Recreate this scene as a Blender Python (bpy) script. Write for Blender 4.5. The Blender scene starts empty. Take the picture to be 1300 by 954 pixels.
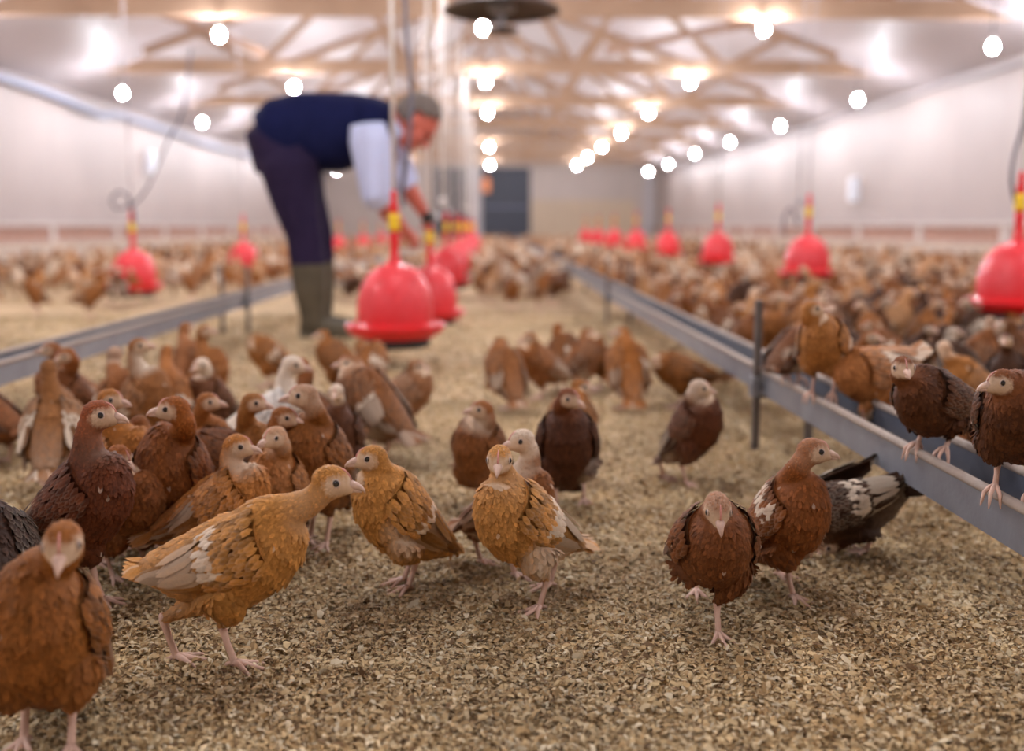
import bpy, math, random
import numpy as np
from mathutils import Vector, Matrix
R = math.radians
rng = np.random.default_rng(7)
random.seed(7)
sc = bpy.context.scene
col = sc.collection

# ------------------------------------------------------------------ camera
F = 1264.0                     # focal length in pixels of the 1300 wide frame (35 mm lens)
PX, PY = 650.0, 432.0          # principal point
HOR, VPX = 288.0, 626.0        # horizon row, vanishing point column of the shed's axis
H = 0.57
pitch = math.atan((PY-HOR)/F)
yaw_c = math.atan((PX-VPX)/F*math.cos(pitch))
cam_d = bpy.data.cameras.new('camera')
cam = bpy.data.objects.new('camera', cam_d); col.objects.link(cam)
cam.location = (0, 0, H)
cam.rotation_euler = (R(90)-pitch, 0, -yaw_c)
cam_d.sensor_width = 36.0; cam_d.sensor_fit = 'HORIZONTAL'
cam_d.lens = F/1300*36
cam_d.shift_y = (PY-477.0)/1300.0
cam_d.clip_start = .02; cam_d.clip_end = 200
cam_d.dof.use_dof = True
cam_d.dof.focus_distance = 1.36
cam_d.dof.aperture_fstop = 1.9
cam_d.dof.aperture_blades = 0
sc.camera = cam

# ------------------------------------------------------------------ world, view
w = bpy.data.worlds.new('world'); sc.world = w; w.use_nodes = True
bg = w.node_tree.nodes['Background']
bg.inputs[0].default_value = (.75, .8, 1, 1); bg.inputs[1].default_value = .03
sc.view_settings.view_transform = 'Standard'
sc.view_settings.look = 'None'
sc.view_settings.exposure = 2.22
sc.view_settings.gamma = 1
sc.view_settings.use_curve_mapping = False
sc.cycles.use_denoising = True
sc.cycles.max_bounces = 6
sc.cycles.diffuse_bounces = 4
sc.cycles.glossy_bounces = 3
sc.cycles.transparent_max_bounces = 6
sc.cycles.sample_clamp_indirect = 6
BULB = 330.0                   # emission strength of every bulb
ROWS_Y = [-4.8, -.95, 2.9, 6.75, 10.6, 14.45, 18.3, 22.15, 26.0, 29.85, 33.7]

Rc = cam.rotation_euler.to_matrix()
def ray(px, py):
    d = Rc @ Vector(((px-PX)/F, -(py-PY)/F, -1)); return d
def at_depth(px, py, Y):
    d = ray(px, py); k = Y/d.y; return Vector((d.x*k, Y, H+d.z*k))
def on_ground(px, py, z=0.0):
    d = ray(px, py); k = (z-H)/d.z; return Vector((d.x*k, d.y*k, z))
def at_x(px, py, X):
    d = ray(px, py); k = X/d.x; return Vector((X, d.y*k, H+d.z*k))

# ------------------------------------------------------------------ materials
def mat(name, color, rough=.6, metal=0, noise=None, bump=None, spec=.5, sheen=0, coat=0):
    """noise=(scale, second colour, contrast)   bump=(scale, strength, distance)"""
    m = bpy.data.materials.new(name); m.use_nodes = True
    nt = m.node_tree; b = nt.nodes['Principled BSDF']
    b.inputs['Base Color'].default_value = (*color, 1)
    b.inputs['Roughness'].default_value = rough
    b.inputs['Metallic'].default_value = metal
    b.inputs['Specular IOR Level'].default_value = spec
    b.inputs['Coat Weight'].default_value = coat
    tc = nt.nodes.new('ShaderNodeTexCoord')
    if noise:
        n = nt.nodes.new('ShaderNodeTexNoise'); n.inputs['Scale'].default_value = noise[0]
        n.inputs['Detail'].default_value = 5
        nt.links.new(tc.outputs['Object'], n.inputs['Vector'])
        r = nt.nodes.new('ShaderNodeValToRGB')
        k = noise[2] if len(noise) > 2 else .25
        r.color_ramp.elements[0].position = .5-k; r.color_ramp.elements[1].position = .5+k
        r.color_ramp.elements[0].color = (*color, 1); r.color_ramp.elements[1].color = (*noise[1], 1)
        nt.links.new(n.outputs[0], r.inputs[0]); nt.links.new(r.outputs[0], b.inputs['Base Color'])
    if bump:
        n2 = nt.nodes.new('ShaderNodeTexNoise'); n2.inputs['Scale'].default_value = bump[0]
        n2.inputs['Detail'].default_value = 6
        nt.links.new(tc.outputs['Object'], n2.inputs['Vector'])
        bp = nt.nodes.new('ShaderNodeBump'); bp.inputs['Strength'].default_value = bump[1]
        bp.inputs['Distance'].default_value = bump[2]
        nt.links.new(n2.outputs[0], bp.inputs['Height']); nt.links.new(bp.outputs[0], b.inputs['Normal'])
    return m

def feather_mat(name, use_attr_tint=False):
    """tint of the bird (object colour or attribute) marked by the attribute 'mark': r white, g tone, b bare pale face"""
    m = bpy.data.materials.new(name); m.use_nodes = True
    nt = m.node_tree; N = nt.nodes; L = nt.links; b = N['Principled BSDF']
    b.inputs['Roughness'].default_value = .62; b.inputs['Specular IOR Level'].default_value = .18
    b.inputs['Sheen Weight'].default_value = 0
    if use_attr_tint:
        t = N.new('ShaderNodeAttribute'); t.attribute_name = 'tint'; tint = t.outputs['Color']
    else:
        t = N.new('ShaderNodeObjectInfo'); tint = t.outputs['Color']
    a = N.new('ShaderNodeAttribute'); a.attribute_name = 'mark'
    s = N.new('ShaderNodeSeparateColor'); L.new(a.outputs['Color'], s.inputs[0])
    tc = N.new('ShaderNodeTexCoord')
    no = N.new('ShaderNodeTexNoise'); no.inputs['Scale'].default_value = 260; no.inputs['Detail'].default_value = 3
    L.new(tc.outputs['Object'], no.inputs['Vector'])
    mr = N.new('ShaderNodeMapRange'); mr.inputs['To Min'].default_value = .62; mr.inputs['To Max'].default_value = 1.38
    L.new(no.outputs[0], mr.inputs['Value'])
    g2 = N.new('ShaderNodeMath'); g2.operation = 'MULTIPLY'; g2.inputs[1].default_value = 2.0
    L.new(s.outputs[1], g2.inputs[0])
    g3 = N.new('ShaderNodeMath'); g3.operation = 'MULTIPLY'
    L.new(g2.outputs[0], g3.inputs[0]); L.new(mr.outputs[0], g3.inputs[1])
    v = N.new('ShaderNodeVectorMath'); v.operation = 'SCALE'
    L.new(tint, v.inputs[0]); L.new(g3.outputs[0], v.inputs['Scale'])
    m1 = N.new('ShaderNodeMix'); m1.data_type = 'RGBA'
    L.new(s.outputs[0], m1.inputs[0]); L.new(v.outputs[0], m1.inputs[6]); m1.inputs[7].default_value = (.74, .62, .48, 1)
    m2 = N.new('ShaderNodeMix'); m2.data_type = 'RGBA'
    L.new(s.outputs[2], m2.inputs[0]); L.new(m1.outputs[2], m2.inputs[6]); m2.inputs[7].default_value = (.70, .52, .36, 1)
    L.new(m2.outputs[2], b.inputs['Base Color'])
    bp = N.new('ShaderNodeBump'); bp.inputs['Strength'].default_value = .35; bp.inputs['Distance'].default_value = .0015
    L.new(no.outputs[0], bp.inputs['Height']); L.new(bp.outputs[0], b.inputs['Normal'])
    return m

def emis(name, color, s):
    m = bpy.data.materials.new(name); m.use_nodes = True
    b = m.node_tree.nodes['Principled BSDF']
    b.inputs['Base Color'].default_value = (*color, 1)
    b.inputs['Emission Color'].default_value = (*color, 1); b.inputs['Emission Strength'].default_value = s
    return m

def litter_mat():
    m = bpy.data.materials.new('litter'); m.use_nodes = True
    nt = m.node_tree; N = nt.nodes; L = nt.links; b = N['Principled BSDF']
    b.inputs['Roughness'].default_value = .85; b.inputs['Specular IOR Level'].default_value = .2
    tc = N.new('ShaderNodeTexCoord')
    n1 = N.new('ShaderNodeTexNoise'); n1.inputs['Scale'].default_value = 1.6; n1.inputs['Detail'].default_value = 6
    vo = N.new('ShaderNodeTexVoronoi'); vo.inputs['Scale'].default_value = 110
    n2 = N.new('ShaderNodeTexNoise'); n2.inputs['Scale'].default_value = 45; n2.inputs['Detail'].default_value = 5
    for n in (n1, vo, n2): L.new(tc.outputs['Object'], n.inputs['Vector'])
    r1 = N.new('ShaderNodeValToRGB')
    r1.color_ramp.elements[0].position = .3; r1.color_ramp.elements[0].color = (.52, .37, .21, 1)
    r1.color_ramp.elements[1].position = .68; r1.color_ramp.elements[1].color = (.80, .63, .42, 1)
    L.new(n1.outputs[0], r1.inputs[0])
    r2 = N.new('ShaderNodeValToRGB')
    r2.color_ramp.elements[0].position = .25; r2.color_ramp.elements[0].color = (.62, .58, .52, 1)
    r2.color_ramp.elements[1].position = .7; r2.color_ramp.elements[1].color = (1.1, 1.06, 1.0, 1)
    L.new(n2.outputs[0], r2.inputs[0])
    mx = N.new('ShaderNodeMix'); mx.data_type = 'RGBA'; mx.blend_type = 'MULTIPLY'; mx.inputs[0].default_value = 1
    L.new(r1.outputs[0], mx.inputs[6]); L.new(r2.outputs[0], mx.inputs[7])
    L.new(mx.outputs[2], b.inputs['Base Color'])
    ad = N.new('ShaderNodeMath'); ad.operation = 'ADD'
    L.new(vo.outputs[0], ad.inputs[0]); L.new(n2.outputs[0], ad.inputs[1])
    bp = N.new('ShaderNodeBump'); bp.inputs['Strength'].default_value = .8; bp.inputs['Distance'].default_value = .008
    L.new(ad.outputs[0], bp.inputs['Height']); L.new(bp.outputs[0], b.inputs['Normal'])
    return m

def flake_mat():
    m = bpy.data.materials.new('flakes'); m.use_nodes = True
    nt = m.node_tree; N = nt.nodes; L = nt.links; b = N['Principled BSDF']
    b.inputs['Roughness'].default_value = .75; b.inputs['Specular IOR Level'].default_value = .25
    a = N.new('ShaderNodeAttribute'); a.attribute_name = 'tint'
    L.new(a.outputs['Color'], b.inputs['Base Color'])
    return m

def brick_mat():
    m = bpy.data.materials.new('brick'); m.use_nodes = True
    nt = m.node_tree; N = nt.nodes; L = nt.links; b = N['Principled BSDF']
    b.inputs['Roughness'].default_value = .85
    tc = N.new('ShaderNodeTexCoord'); se = N.new('ShaderNodeSeparateXYZ'); mp = N.new('ShaderNodeCombineXYZ')
    L.new(tc.outputs['Object'], se.inputs[0]); L.new(se.outputs[1], mp.inputs[0]); L.new(se.outputs[2], mp.inputs[1])
    br = N.new('ShaderNodeTexBrick'); br.inputs['Scale'].default_value = 2.3
    br.inputs['Row Height'].default_value = .17
    br.inputs['Color1'].default_value = (.34, .15, .10, 1); br.inputs['Color2'].default_value = (.29, .125, .085, 1)
    br.inputs['Mortar'].default_value = (.6, .5, .43, 1); br.inputs['Mortar Size'].default_value = .015
    L.new(mp.outputs[0], br.inputs['Vector']); L.new(br.outputs[0], b.inputs['Base Color'])
    return m

def panel_mat(name, color, axis, width, rough=.5, line=.82):
    """sheet wall: faint vertical joints every `width` metres along object axis (0 x, 1 y)"""
    m = bpy.data.materials.new(name); m.use_nodes = True
    nt = m.node_tree; N = nt.nodes; L = nt.links; b = N['Principled BSDF']
    b.inputs['Roughness'].default_value = rough
    tc = N.new('ShaderNodeTexCoord'); sp = N.new('ShaderNodeSeparateXYZ'); L.new(tc.outputs['Object'], sp.inputs[0])
    mo = N.new('ShaderNodeMath'); mo.operation = 'PINGPONG'; mo.inputs[1].default_value = width/2
    L.new(sp.outputs[axis], mo.inputs[0])
    ra = N.new('ShaderNodeValToRGB'); ra.color_ramp.elements[0].position = 0.0; ra.color_ramp.elements[1].position = .02
    ra.color_ramp.elements[0].color = (line, line, line, 1); ra.color_ramp.elements[1].color = (1, 1, 1, 1)
    L.new(mo.outputs[0], ra.inputs[0])
    n = N.new('ShaderNodeTexNoise'); n.inputs['Scale'].default_value = .8; n.inputs['Detail'].default_value = 5
    L.new(tc.outputs['Object'], n.inputs['Vector'])
    r = N.new('ShaderNodeValToRGB'); r.color_ramp.elements[0].position = .3; r.color_ramp.elements[1].position = .7
    r.color_ramp.elements[0].color = (*[c*.9 for c in color], 1); r.color_ramp.elements[1].color = (*color, 1)
    L.new(n.outputs[0], r.inputs[0])
    mx = N.new('ShaderNodeMix'); mx.data_type = 'RGBA'; mx.blend_type = 'MULTIPLY'; mx.inputs[0].default_value = 1
    L.new(r.outputs[0], mx.inputs[6]); L.new(ra.outputs[0], mx.inputs[7]); L.new(mx.outputs[2], b.inputs['Base Color'])
    return m

M = dict(
    plumage=feather_mat('plumage'), flockplumage=feather_mat('flock_plumage', True),
    beak=mat('beak', (.74, .52, .40), .45, noise=(120, (.58, .38, .30))),
    eye=mat('eye', (.012, .010, .012), .08, coat=.6), eyering=mat('eye_ring', (.62, .48, .40), .5),
    comb=mat('comb', (.72, .32, .28), .5, noise=(200, (.6, .25, .2))),
    shank=mat('shank', (.74, .50, .38), .5, noise=(60, (.66, .42, .32)), bump=(500, .4, .001)),
    claw=mat('claw', (.45, .33, .28), .4),
    litter=litter_mat(), flake=flake_mat(),
    wall=panel_mat('wall_sheet', (.40, .325, .30), 1, 1.2),
    wallend=panel_mat('end_sheet', (.46, .38, .34), 0, 1.2),
    ceiling=panel_mat('ceiling_sheet', (.47, .42, .43), 1, 1.2, .55),
    brick=brick_mat(), pier=mat('pier', (.62, .55, .52), .8, noise=(6, (.52, .46, .43))),
    concrete=mat('concrete', (.55, .44, .36), .85, noise=(5, (.45, .36, .3)), bump=(40, .3, .004)),
    timber=mat('timber', (.36, .23, .15), .8, noise=(2.5, (.45, .30, .20)), bump=(60, .2, .002)),
    timberdark=mat('timber_dark', (.26, .15, .10), .7, noise=(3, (.34, .2, .13))),
    galv=mat('galvanised', (.33, .35, .39), .5, .55, noise=(14, (.24, .25, .28)), bump=(90, .25, .002)),
    galvrim=mat('dusty_rim', (.34, .28, .24), .8, .1, noise=(30, (.44, .36, .3)), bump=(120, .5, .002)),
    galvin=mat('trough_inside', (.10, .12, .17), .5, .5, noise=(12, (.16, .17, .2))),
    feed=mat('feed', (.32, .22, .12), .9, noise=(90, (.2, .13, .08)), bump=(180, .8, .004)),
    post=mat('post', (.10, .085, .085), .6, .3, noise=(25, (.17, .14, .12))),
    red=mat('red_plastic', (.72, .004, .008), .38, noise=(8, (.64, .006, .010)), coat=.15),
    reddusty=mat('red_plastic_dusty', (.72, .018, .028), .45, noise=(14, (.72, .05, .06)), coat=.15),
    yellow=mat('yellow_plastic', (.85, .55, .02), .35),
    blackp=mat('black_plastic', (.025, .025, .03), .5), cordm=mat('white_cord', (.82, .78, .74), .7),
    hose=mat('grey_hose', (.10, .09, .12), .45), hosepale=mat('pale_hose', (.36, .33, .35), .5),
    darkmetal=mat('dark_metal', (.05, .045, .05), .4, .6, noise=(9, (.09, .07, .06))),
    duct=mat('duct', (.34, .38, .50), .45, .2), socket=mat('socket', (.5, .5, .5), .5),
    bulb=emis('bulb_light', (.92, .93, 1.0), BULB), bulbwall=emis('bulb_light_soft', (.92, .93, 1.0), BULB*.42),
    door=panel_mat('door_sheet', (.022, .025, .045), 0, .3, .5, .7), doorrail=mat('door_rail', (.09, .095, .14), .6), doorpale=mat('door_pale', (.45, .42, .44), .6),
    beige=panel_mat('board_beige', (.50, .38, .27), 0, 1.2), orange=mat('orange', (.85, .28, .10), .5),
    whitebox=mat('white_box', (.75, .78, .85), .5),
    skin=mat('skin', (.56, .15, .10), .55, noise=(30, (.48, .11, .08)), spec=.3),
    hair=mat('grey_hair', (.11, .085, .07), .85, noise=(80, (.19, .15, .13)), bump=(160, .8, .004)),
    vest=mat('navy_vest', (.005, .007, .036), .9, noise=(20, (.008, .010, .050)), bump=(25, .3, .01), spec=.12),
    shirt=mat('pale_blue_shirt', (.55, .60, .82), .8, noise=(10, (.5, .55, .78)), bump=(14, .5, .02)),
    trouser=mat('dark_trousers', (.018, .011, .034), .9, noise=(15, (.026, .017, .046)), bump=(14, .5, .02), spec=.12),
    boot=mat('olive_boot', (.065, .052, .032), .65, noise=(8, (.10, .08, .05)), spec=.3),
    watch=mat('watch', (.02, .02, .02), .3),
)

# ------------------------------------------------------------------ mesh helpers
class MB:
    def __init__(s): s.v = []; s.f = []; s.m = []; s.n = 0
    def add(s, V, Fs, mi=0):
        V = np.asarray(V, float).reshape(-1, 3)
        s.v.append(V)
        for f in Fs: s.f.append([i+s.n for i in f]); s.m.append(mi)
        s.n += len(V)
    def box(s, c, size, mi=0, rot=None):
        x, y, z = [q/2 for q in size]
        V = np.array([(-x,-y,-z),(x,-y,-z),(x,y,-z),(-x,y,-z),(-x,-y,z),(x,-y,z),(x,y,z),(-x,y,z)])
        if rot is not None: V = V @ np.array(rot.to_3x3()).T
        s.add(V+np.array(c), [(0,3,2,1),(4,5,6,7),(0,1,5,4),(1,2,6,5),(2,3,7,6),(3,0,4,7)], mi)
    def beam(s, a, b, wd, h, mi=0):
        """rectangular bar from a to b"""
        a = Vector(a); b = Vector(b); d = b-a
        q = d.to_track_quat('Y', 'Z').to_matrix()
        s.box((a+b)/2, (wd, d.length, h), mi, q)
    def tube(s, pts, rad, n=10, mi=0, cap=True, rad2=None, side=None):
        P = np.asarray([tuple(p) for p in pts], float); k = len(P)
        r = np.full(k, rad) if np.isscalar(rad) else np.asarray(rad, float)
        r2 = r if rad2 is None else np.asarray(rad2, float)
        T = np.gradient(P, axis=0); T /= np.linalg.norm(T, axis=1)[:, None]+1e-12
        if side is None:
            side = np.array((0, 0, 1.)) if abs(T[0][2]) < .9 else np.array((1., 0, 0))
        sd = np.asarray(side, float); V = []
        for i in range(k):
            a = sd-T[i]*np.dot(sd, T[i]); a /= np.linalg.norm(a)+1e-12
            b = np.cross(T[i], a); sd = a
            th = np.linspace(0, 2*math.pi, n, endpoint=False)
            V.append(P[i]+np.outer(np.cos(th), a)*r[i]+np.outer(np.sin(th), b)*r2[i])
        V = np.concatenate(V)
        Fs = [(i*n+j, i*n+(j+1) % n, (i+1)*n+(j+1) % n, (i+1)*n+j) for i in range(k-1) for j in range(n)]
        if cap: Fs += [tuple(range(n-1, -1, -1)), tuple((k-1)*n+j for j in range(n))]
        s.add(V, Fs, mi)
    def lathe(s, prof, n=32, mi=0, c=(0, 0, 0), tilt=None):
        prof = np.asarray(prof, float); k = len(prof)
        th = np.linspace(0, 2*math.pi, n, endpoint=False)
        V = np.concatenate([np.stack([r*np.cos(th), r*np.sin(th), np.full(n, z)], 1) for r, z in prof])
        if tilt is not None: V = V @ np.array(tilt.to_3x3()).T
        Fs = [(i*n+j, i*n+(j+1) % n, (i+1)*n+(j+1) % n, (i+1)*n+j) for i in range(k-1) for j in range(n)]
        s.add(V+np.array(c), Fs, mi)
    def ellipsoid(s, c, ax, r, nu=14, nv=9, mi=0):
        """ax 3x3 rows axes, r radii"""
        ax = np.asarray(ax, float); V = []
        for i in range(nv+1):
            ph = math.pi*i/nv
            for j in range(nu):
                th = 2*math.pi*j/nu
                q = np.array((math.sin(ph)*math.cos(th)*r[0], math.sin(ph)*math.sin(th)*r[1], math.cos(ph)*r[2]))
                V.append(np.array(c)+q @ ax)
        Fs = [(i*nu+j, i*nu+(j+1) % nu, (i+1)*nu+(j+1) % nu, (i+1)*nu+j) for i in range(nv) for j in range(nu)]
        s.add(V, [f[::-1] for f in Fs], mi)
    def mesh(s, name, mats, smooth=True, marks=None, attr='mark'):
        V = np.concatenate(s.v) if s.v else np.zeros((0, 3))
        me = bpy.data.meshes.new(name)
        nl = sum(len(f) for f in s.f)
        me.vertices.add(len(V)); me.vertices.foreach_set('co', V.astype(np.float32).ravel())
        me.loops.add(nl); me.loops.foreach_set('vertex_index', np.fromiter((i for f in s.f for i in f), np.int32, nl))
        ln = np.array([len(f) for f in s.f], np.int32)
        me.polygons.add(len(ln)); me.polygons.foreach_set('loop_start', np.concatenate([[0], np.cumsum(ln)[:-1]]).astype(np.int32))
        me.polygons.foreach_set('loop_total', ln)
        me.polygons.foreach_set('material_index', np.array(s.m, np.int32))
        me.polygons.foreach_set('use_smooth', np.full(len(ln), smooth))
        for m in (mats if isinstance(mats, (list, tuple)) else [mats]): me.materials.append(m)
        me.update(calc_edges=True); me.validate()
        if marks is not None:
            a = me.attributes.new(attr, 'FLOAT_COLOR', 'POINT'); a.data.foreach_set('color', np.asarray(marks, np.float32).ravel())
        return me
    def build(s, name, mats, parent=None, smooth=True, autosmooth=None, marks=None, loc=None):
        me = s.mesh(name, mats, smooth, marks)
        if autosmooth:
            try: me.set_sharp_from_angle(angle=R(autosmooth))
            except Exception: pass
        o = bpy.data.objects.new(name, me); col.objects.link(o)
        if parent is not None: o.parent = parent
        if loc is not None: o.location = loc
        return o

def tag(o, label=None, cat=None, group=None, kind=None):
    if label: o['label'] = label
    if cat: o['category'] = cat
    if group: o['group'] = group
    if kind: o['kind'] = kind
    return o
def empty(name, loc, rz=0.0):
    o = bpy.data.objects.new(name, None); col.objects.link(o); o.empty_display_size = .05
    o.location = loc; o.rotation_euler = (0, 0, rz); return o
def copy_tree(o, parent=None):
    c = o.copy(); col.objects.link(c); c.parent = parent
    for ch in list(o.children): copy_tree(ch, c)
    return c
def bez(p0, p1, p2, p3, n):
    t = np.linspace(0, 1, n)[:, None]
    p0, p1, p2, p3 = [np.asarray(tuple(p), float) for p in (p0, p1, p2, p3)]
    return (1-t)**3*p0+3*(1-t)**2*t*p1+3*(1-t)*t*t*p2+t**3*p3
def smoothpath(pts, n=8):
    P = [np.asarray(tuple(p), float) for p in pts]; out = []
    Q = [2*P[0]-P[1]]+P+[2*P[-1]-P[-2]]
    for i in range(1, len(Q)-2):
        for t in np.linspace(0, 1, n, endpoint=False):
            a, b, c, d = Q[i-1:i+3]
            out.append(.5*((2*b)+(-a+c)*t+(2*a-5*b+4*c-d)*t*t+(-a+3*b-3*c+d)*t**3))
    out.append(P[-1]); return np.array(out)

# ------------------------------------------------------------------ the shed
XL, XR, EZ, Y0, Y1, SL = -6.3, 6.2, 2.57, -6.5, 38.0, .36
RIDGE = EZ+6.25*SL
def slab(name, V, Fs, m, smooth=False):
    b = MB(); b.add(V, Fs); return tag(b.build(name, m, smooth=smooth), kind='structure')
def thick(name, c, size, m):
    b = MB(); b.box((0, 0, 0), size); return tag(b.build(name, m, smooth=False, loc=c), kind='structure')
ym, yl = (Y0+Y1)/2, Y1-Y0
thick('floor', (0, ym, -.1), (13.4, yl+.8, .2), M['litter'])
thick('wall_left', (XL-.1, ym, EZ/2), (.2, yl+.4, EZ+.1), M['wall'])
thick('wall_right', (XR+.1, ym, EZ/2), (.2, yl+.4, EZ+.1), M['wall'])
def gable(name, y, m, t):
    b = MB(); P = [(XL, 0), (XR, 0), (XR, EZ+.02), (-.05, RIDGE+.02), (XL, EZ+.02)]
    V = [(x, yy, z) for yy in (y, y+t) for x, z in P]
    b.add(V, [(0,1,2,3,4), (9,8,7,6,5)]+[(i, i+5, (i+1) % 5+5, (i+1) % 5) for i in range(5)])
    return tag(b.build(name, m, smooth=False), kind='structure')
gable('wall_back', Y1, M['wallend'], .2); gable('wall_front', Y0-.2, M['wallend'], .2)
b = MB()
for s_, xe in ((-1, XL), (1, XR)):
    V = [(xe, Y0-.2, EZ), (-.05, Y0-.2, RIDGE), (-.05, Y1+.2, RIDGE), (xe, Y1+.2, EZ)]
    V += [(x, y, z+.1) for x, y, z in V]
    b.add(V, [(0,1,2,3), (7,6,5,4), (0,4,5,1), (1,5,6,2), (2,6,7,3), (3,7,4,0)])
tag(b.build('ceiling', M['ceiling'], smooth=False), kind='structure')
# low brick dado with pale piers under a ledge, both long walls
for side, xw, sg in (('left', XL, 1), ('right', XR, -1)):
    n = 'left' if sg > 0 else 'right'
    thick('trim_1' if sg > 0 else 'trim_2', (xw+sg*.05, ym, .475), (.10, yl, .21), M['brick'])
    thick('baseboard_'+n, (xw+sg*.07, ym, .185), (.14, yl, .37), M['concrete'])
    thick('trim_3' if sg > 0 else 'trim_4', (xw+sg*.075, ym, .60), (.15, yl, .04), M['pier'])
    b = MB()
    for k in range(18):
        y = -5+2.4*k; b.box((xw+sg*.06, y, .475), (.13, .16, .208))
    tag(b.build('trim_5' if sg > 0 else 'trim_6', M['pier'], smooth=False), kind='structure')

# roof trusses (one object each)
def ceil_z(x): return EZ+(x-XL)*SL if x < -.05 else EZ+(XR-x)*(RIDGE-EZ)/(XR+.05)
for k, y in enumerate(ROWS_Y):
    t = empty('roof_truss', (0, y, 2.72)); 
    nth = ['nearest', 'second', 'third', 'fourth', 'fifth', 'sixth', 'seventh', 'eighth']
    vis = k-4
    lab = ('brown timber roof truss, %s one counted from the camera' % nth[vis]) if vis >= 0 else 'brown timber roof truss above and behind the camera'
    tag(t, lab, 'roof truss', 'timber roof trusses across the shed', kind='thing')
    ch = MB(); xe = 5.15
    zt = .20
    V = [(-xe-.28, -.03, 0), (xe+.25, -.03, 0), (xe-.25, -.03, zt), (-xe+.25, -.03, zt)]
    V = [(x, -.03, z) for x, _, z in V]+[(x, .03, z) for x, _, z in V]
    ch.add(V, [(0,1,2,3), (7,6,5,4), (0,4,5,1), (1,5,6,2), (2,6,7,3), (3,7,4,0)])
    ch.build('bottom_chord', M['timber'], t, smooth=False)
    nodes = [((-3.3, .1), (-4.1, None)), ((-3.3, .1), (-2.0, None)), ((-1.15, .1), (-2.0, None)), ((-1.15, .1), (-.05, None)),
             ((1.15, .1), (-.05, None)), ((1.15, .1), (2.0, None)), ((3.3, .1), (2.0, None)), ((3.3, .1), (4.1, None))]
    for (x0, z0), (x1, _) in nodes:
        wb = MB(); wb.beam((x0, 0, z0), (x1, 0, ceil_z(x1)-2.72-.1), .045, .10)
        wb.build('web_member', M['timber'], t, smooth=False)
    for sx in (-1, 1):
        rb = MB(); rb.beam((sx*4.9, 0, ceil_z(sx*4.9)-2.72-.06), (sx*.02-.05, 0, RIDGE-2.72-.09), .05, .12)
        rb.build('rafter', M['timber'], t, smooth=False)
# diagonal wind braces between trusses
for (a, c, lab) in [((-4.6, 7.6, 2.98), (-3.2, 14.3, 2.98), 'dark brown timber brace running back under the ceiling at upper left'),
                    ((4.2, 10.7, 2.98), (1.6, 14.3, 3.02), 'dark timber brace lying across the second truss at upper right')]:
    b = MB(); b.beam(a, c, .07, .10)
    tag(b.build('wind_brace', M['timberdark'], smooth=False), lab, 'roof brace')

# end wall: big dark door, pale strip, beige boarding
def panel_on_end(name, x0, x1, y0, y1, m, t=.06, off=0, kind='structure'):
    a = at_depth(x0, y1, Y1-t/2-off); c = at_depth(x1, y0, Y1-t/2-off)
    b = MB(); b.box((0, 0, 0), (c.x-a.x, t, c.z-a.z)); o = b.build(name, m, smooth=False, loc=((a.x+c.x)/2, Y1-t/2-off, (a.z+c.z)/2))
    return tag(o, kind=kind)
d1 = panel_on_end('door_1', 612, 673, 213, 306, M['door'])
b = MB(); b.box((0, -.07, -.1), (1.7, .05, .12)); b.build('door_rail', M['doorrail'], d1, smooth=False)
panel_on_end('door_2', 552, 594, 213, 306, M['door'])
panel_on_end('trim_7', 594, 611, 213, 306, M['doorpale'])
panel_on_end('trim_8', 674, 806, 254, 306, M['beige'])
panel_on_end('trim_9', 818, 829, 205, 306, M['doorpale'])
a = at_depth(617, 236, Y1-.5); b = MB(); b.box((0, 0, 0), (.30, .18, .46)); b.box((0, 0, .27), (.2, .12, .08)); b.box((0, .25, 0), (.05, .5, .05))
tag(b.build('warning_box', M['orange'], smooth=False, loc=a), 'small orange box fixed by the dark door in the end wall', 'box')
for px, py, X, lab in ((190, 206, XL+.05, 'pale blue-white box fixed high on the left wall'), (1085, 241, XR-.05, 'pale blue-white box fixed on the right wall')):
    p = at_x(px, py, X); b = MB(); b.box((0, 0, 0), (.12, .24, .40)); b.box((.05 if X < 0 else -.05, 0, 0), (.06, .18, .32))
    tag(b.build('wall_box', M['whitebox'], smooth=False, loc=p), lab, 'box')

# conduits along the eaves
pts = [at_x(px, py, XL+.12) for px, py in ((-60, 85), (0, 98), (60, 118), (118, 142), (133, 147), (150, 146), (205, 163), (262, 183))]
pts.append(Vector((XL+.12, 37.9, EZ-.15)))
b = MB(); b.tube(smoothpath(pts[:8], 5).tolist()+[tuple(pts[8])], .055, 10)
tag(b.build('conduit', M['duct']), 'blue-grey sagging conduit under the left eave', 'conduit')
b = MB(); b.tube([(XR-.06, y, EZ-.09-.02*math.sin(y*1.7)) for y in np.arange(-3, 37.9, .7)], .03, 8)
tag(b.build('conduit', M['hosepale']), 'thin grey cable run under the right eave', 'conduit')

# ------------------------------------------------------------------ bulbs
def make_lamp(z_hang, ztop, soft=False):
    t = empty('hanging_lamp', (0, 0, 0))
    b = MB(); b.tube([(0, 0, .10), (0, 0, max(.14, ztop-z_hang))], .006, 6); b.build('cord', M['blackp'], t)
    b = MB(); b.lathe([(0, .12), (.012, .12), (.022, .10), (.024, .055), (.02, .05), (0, .05)], 12); so_ = b.build('socket', M['socket'], t)
    b = MB(); b.lathe([(0.001, -.045), (.022, -.040), (.036, -.022), (.041, 0), (.036, .022), (.02, .048), (.019, .055), (0.001, .056)], 10)
    b.build('bulb', M['bulbwall' if soft else 'bulb'], so_); return t
lamp_rows = [(-5.2, 2.43, ['outer left row', 'left']), (-2.8, 2.52, ['inner left row', 'left']), (-0.10, 2.60, ['middle row', 'middle']),
             (2.8, 2.60, ['inner right row', 'right']), (5.2, 2.40, ['outer right row', 'right'])]
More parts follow.
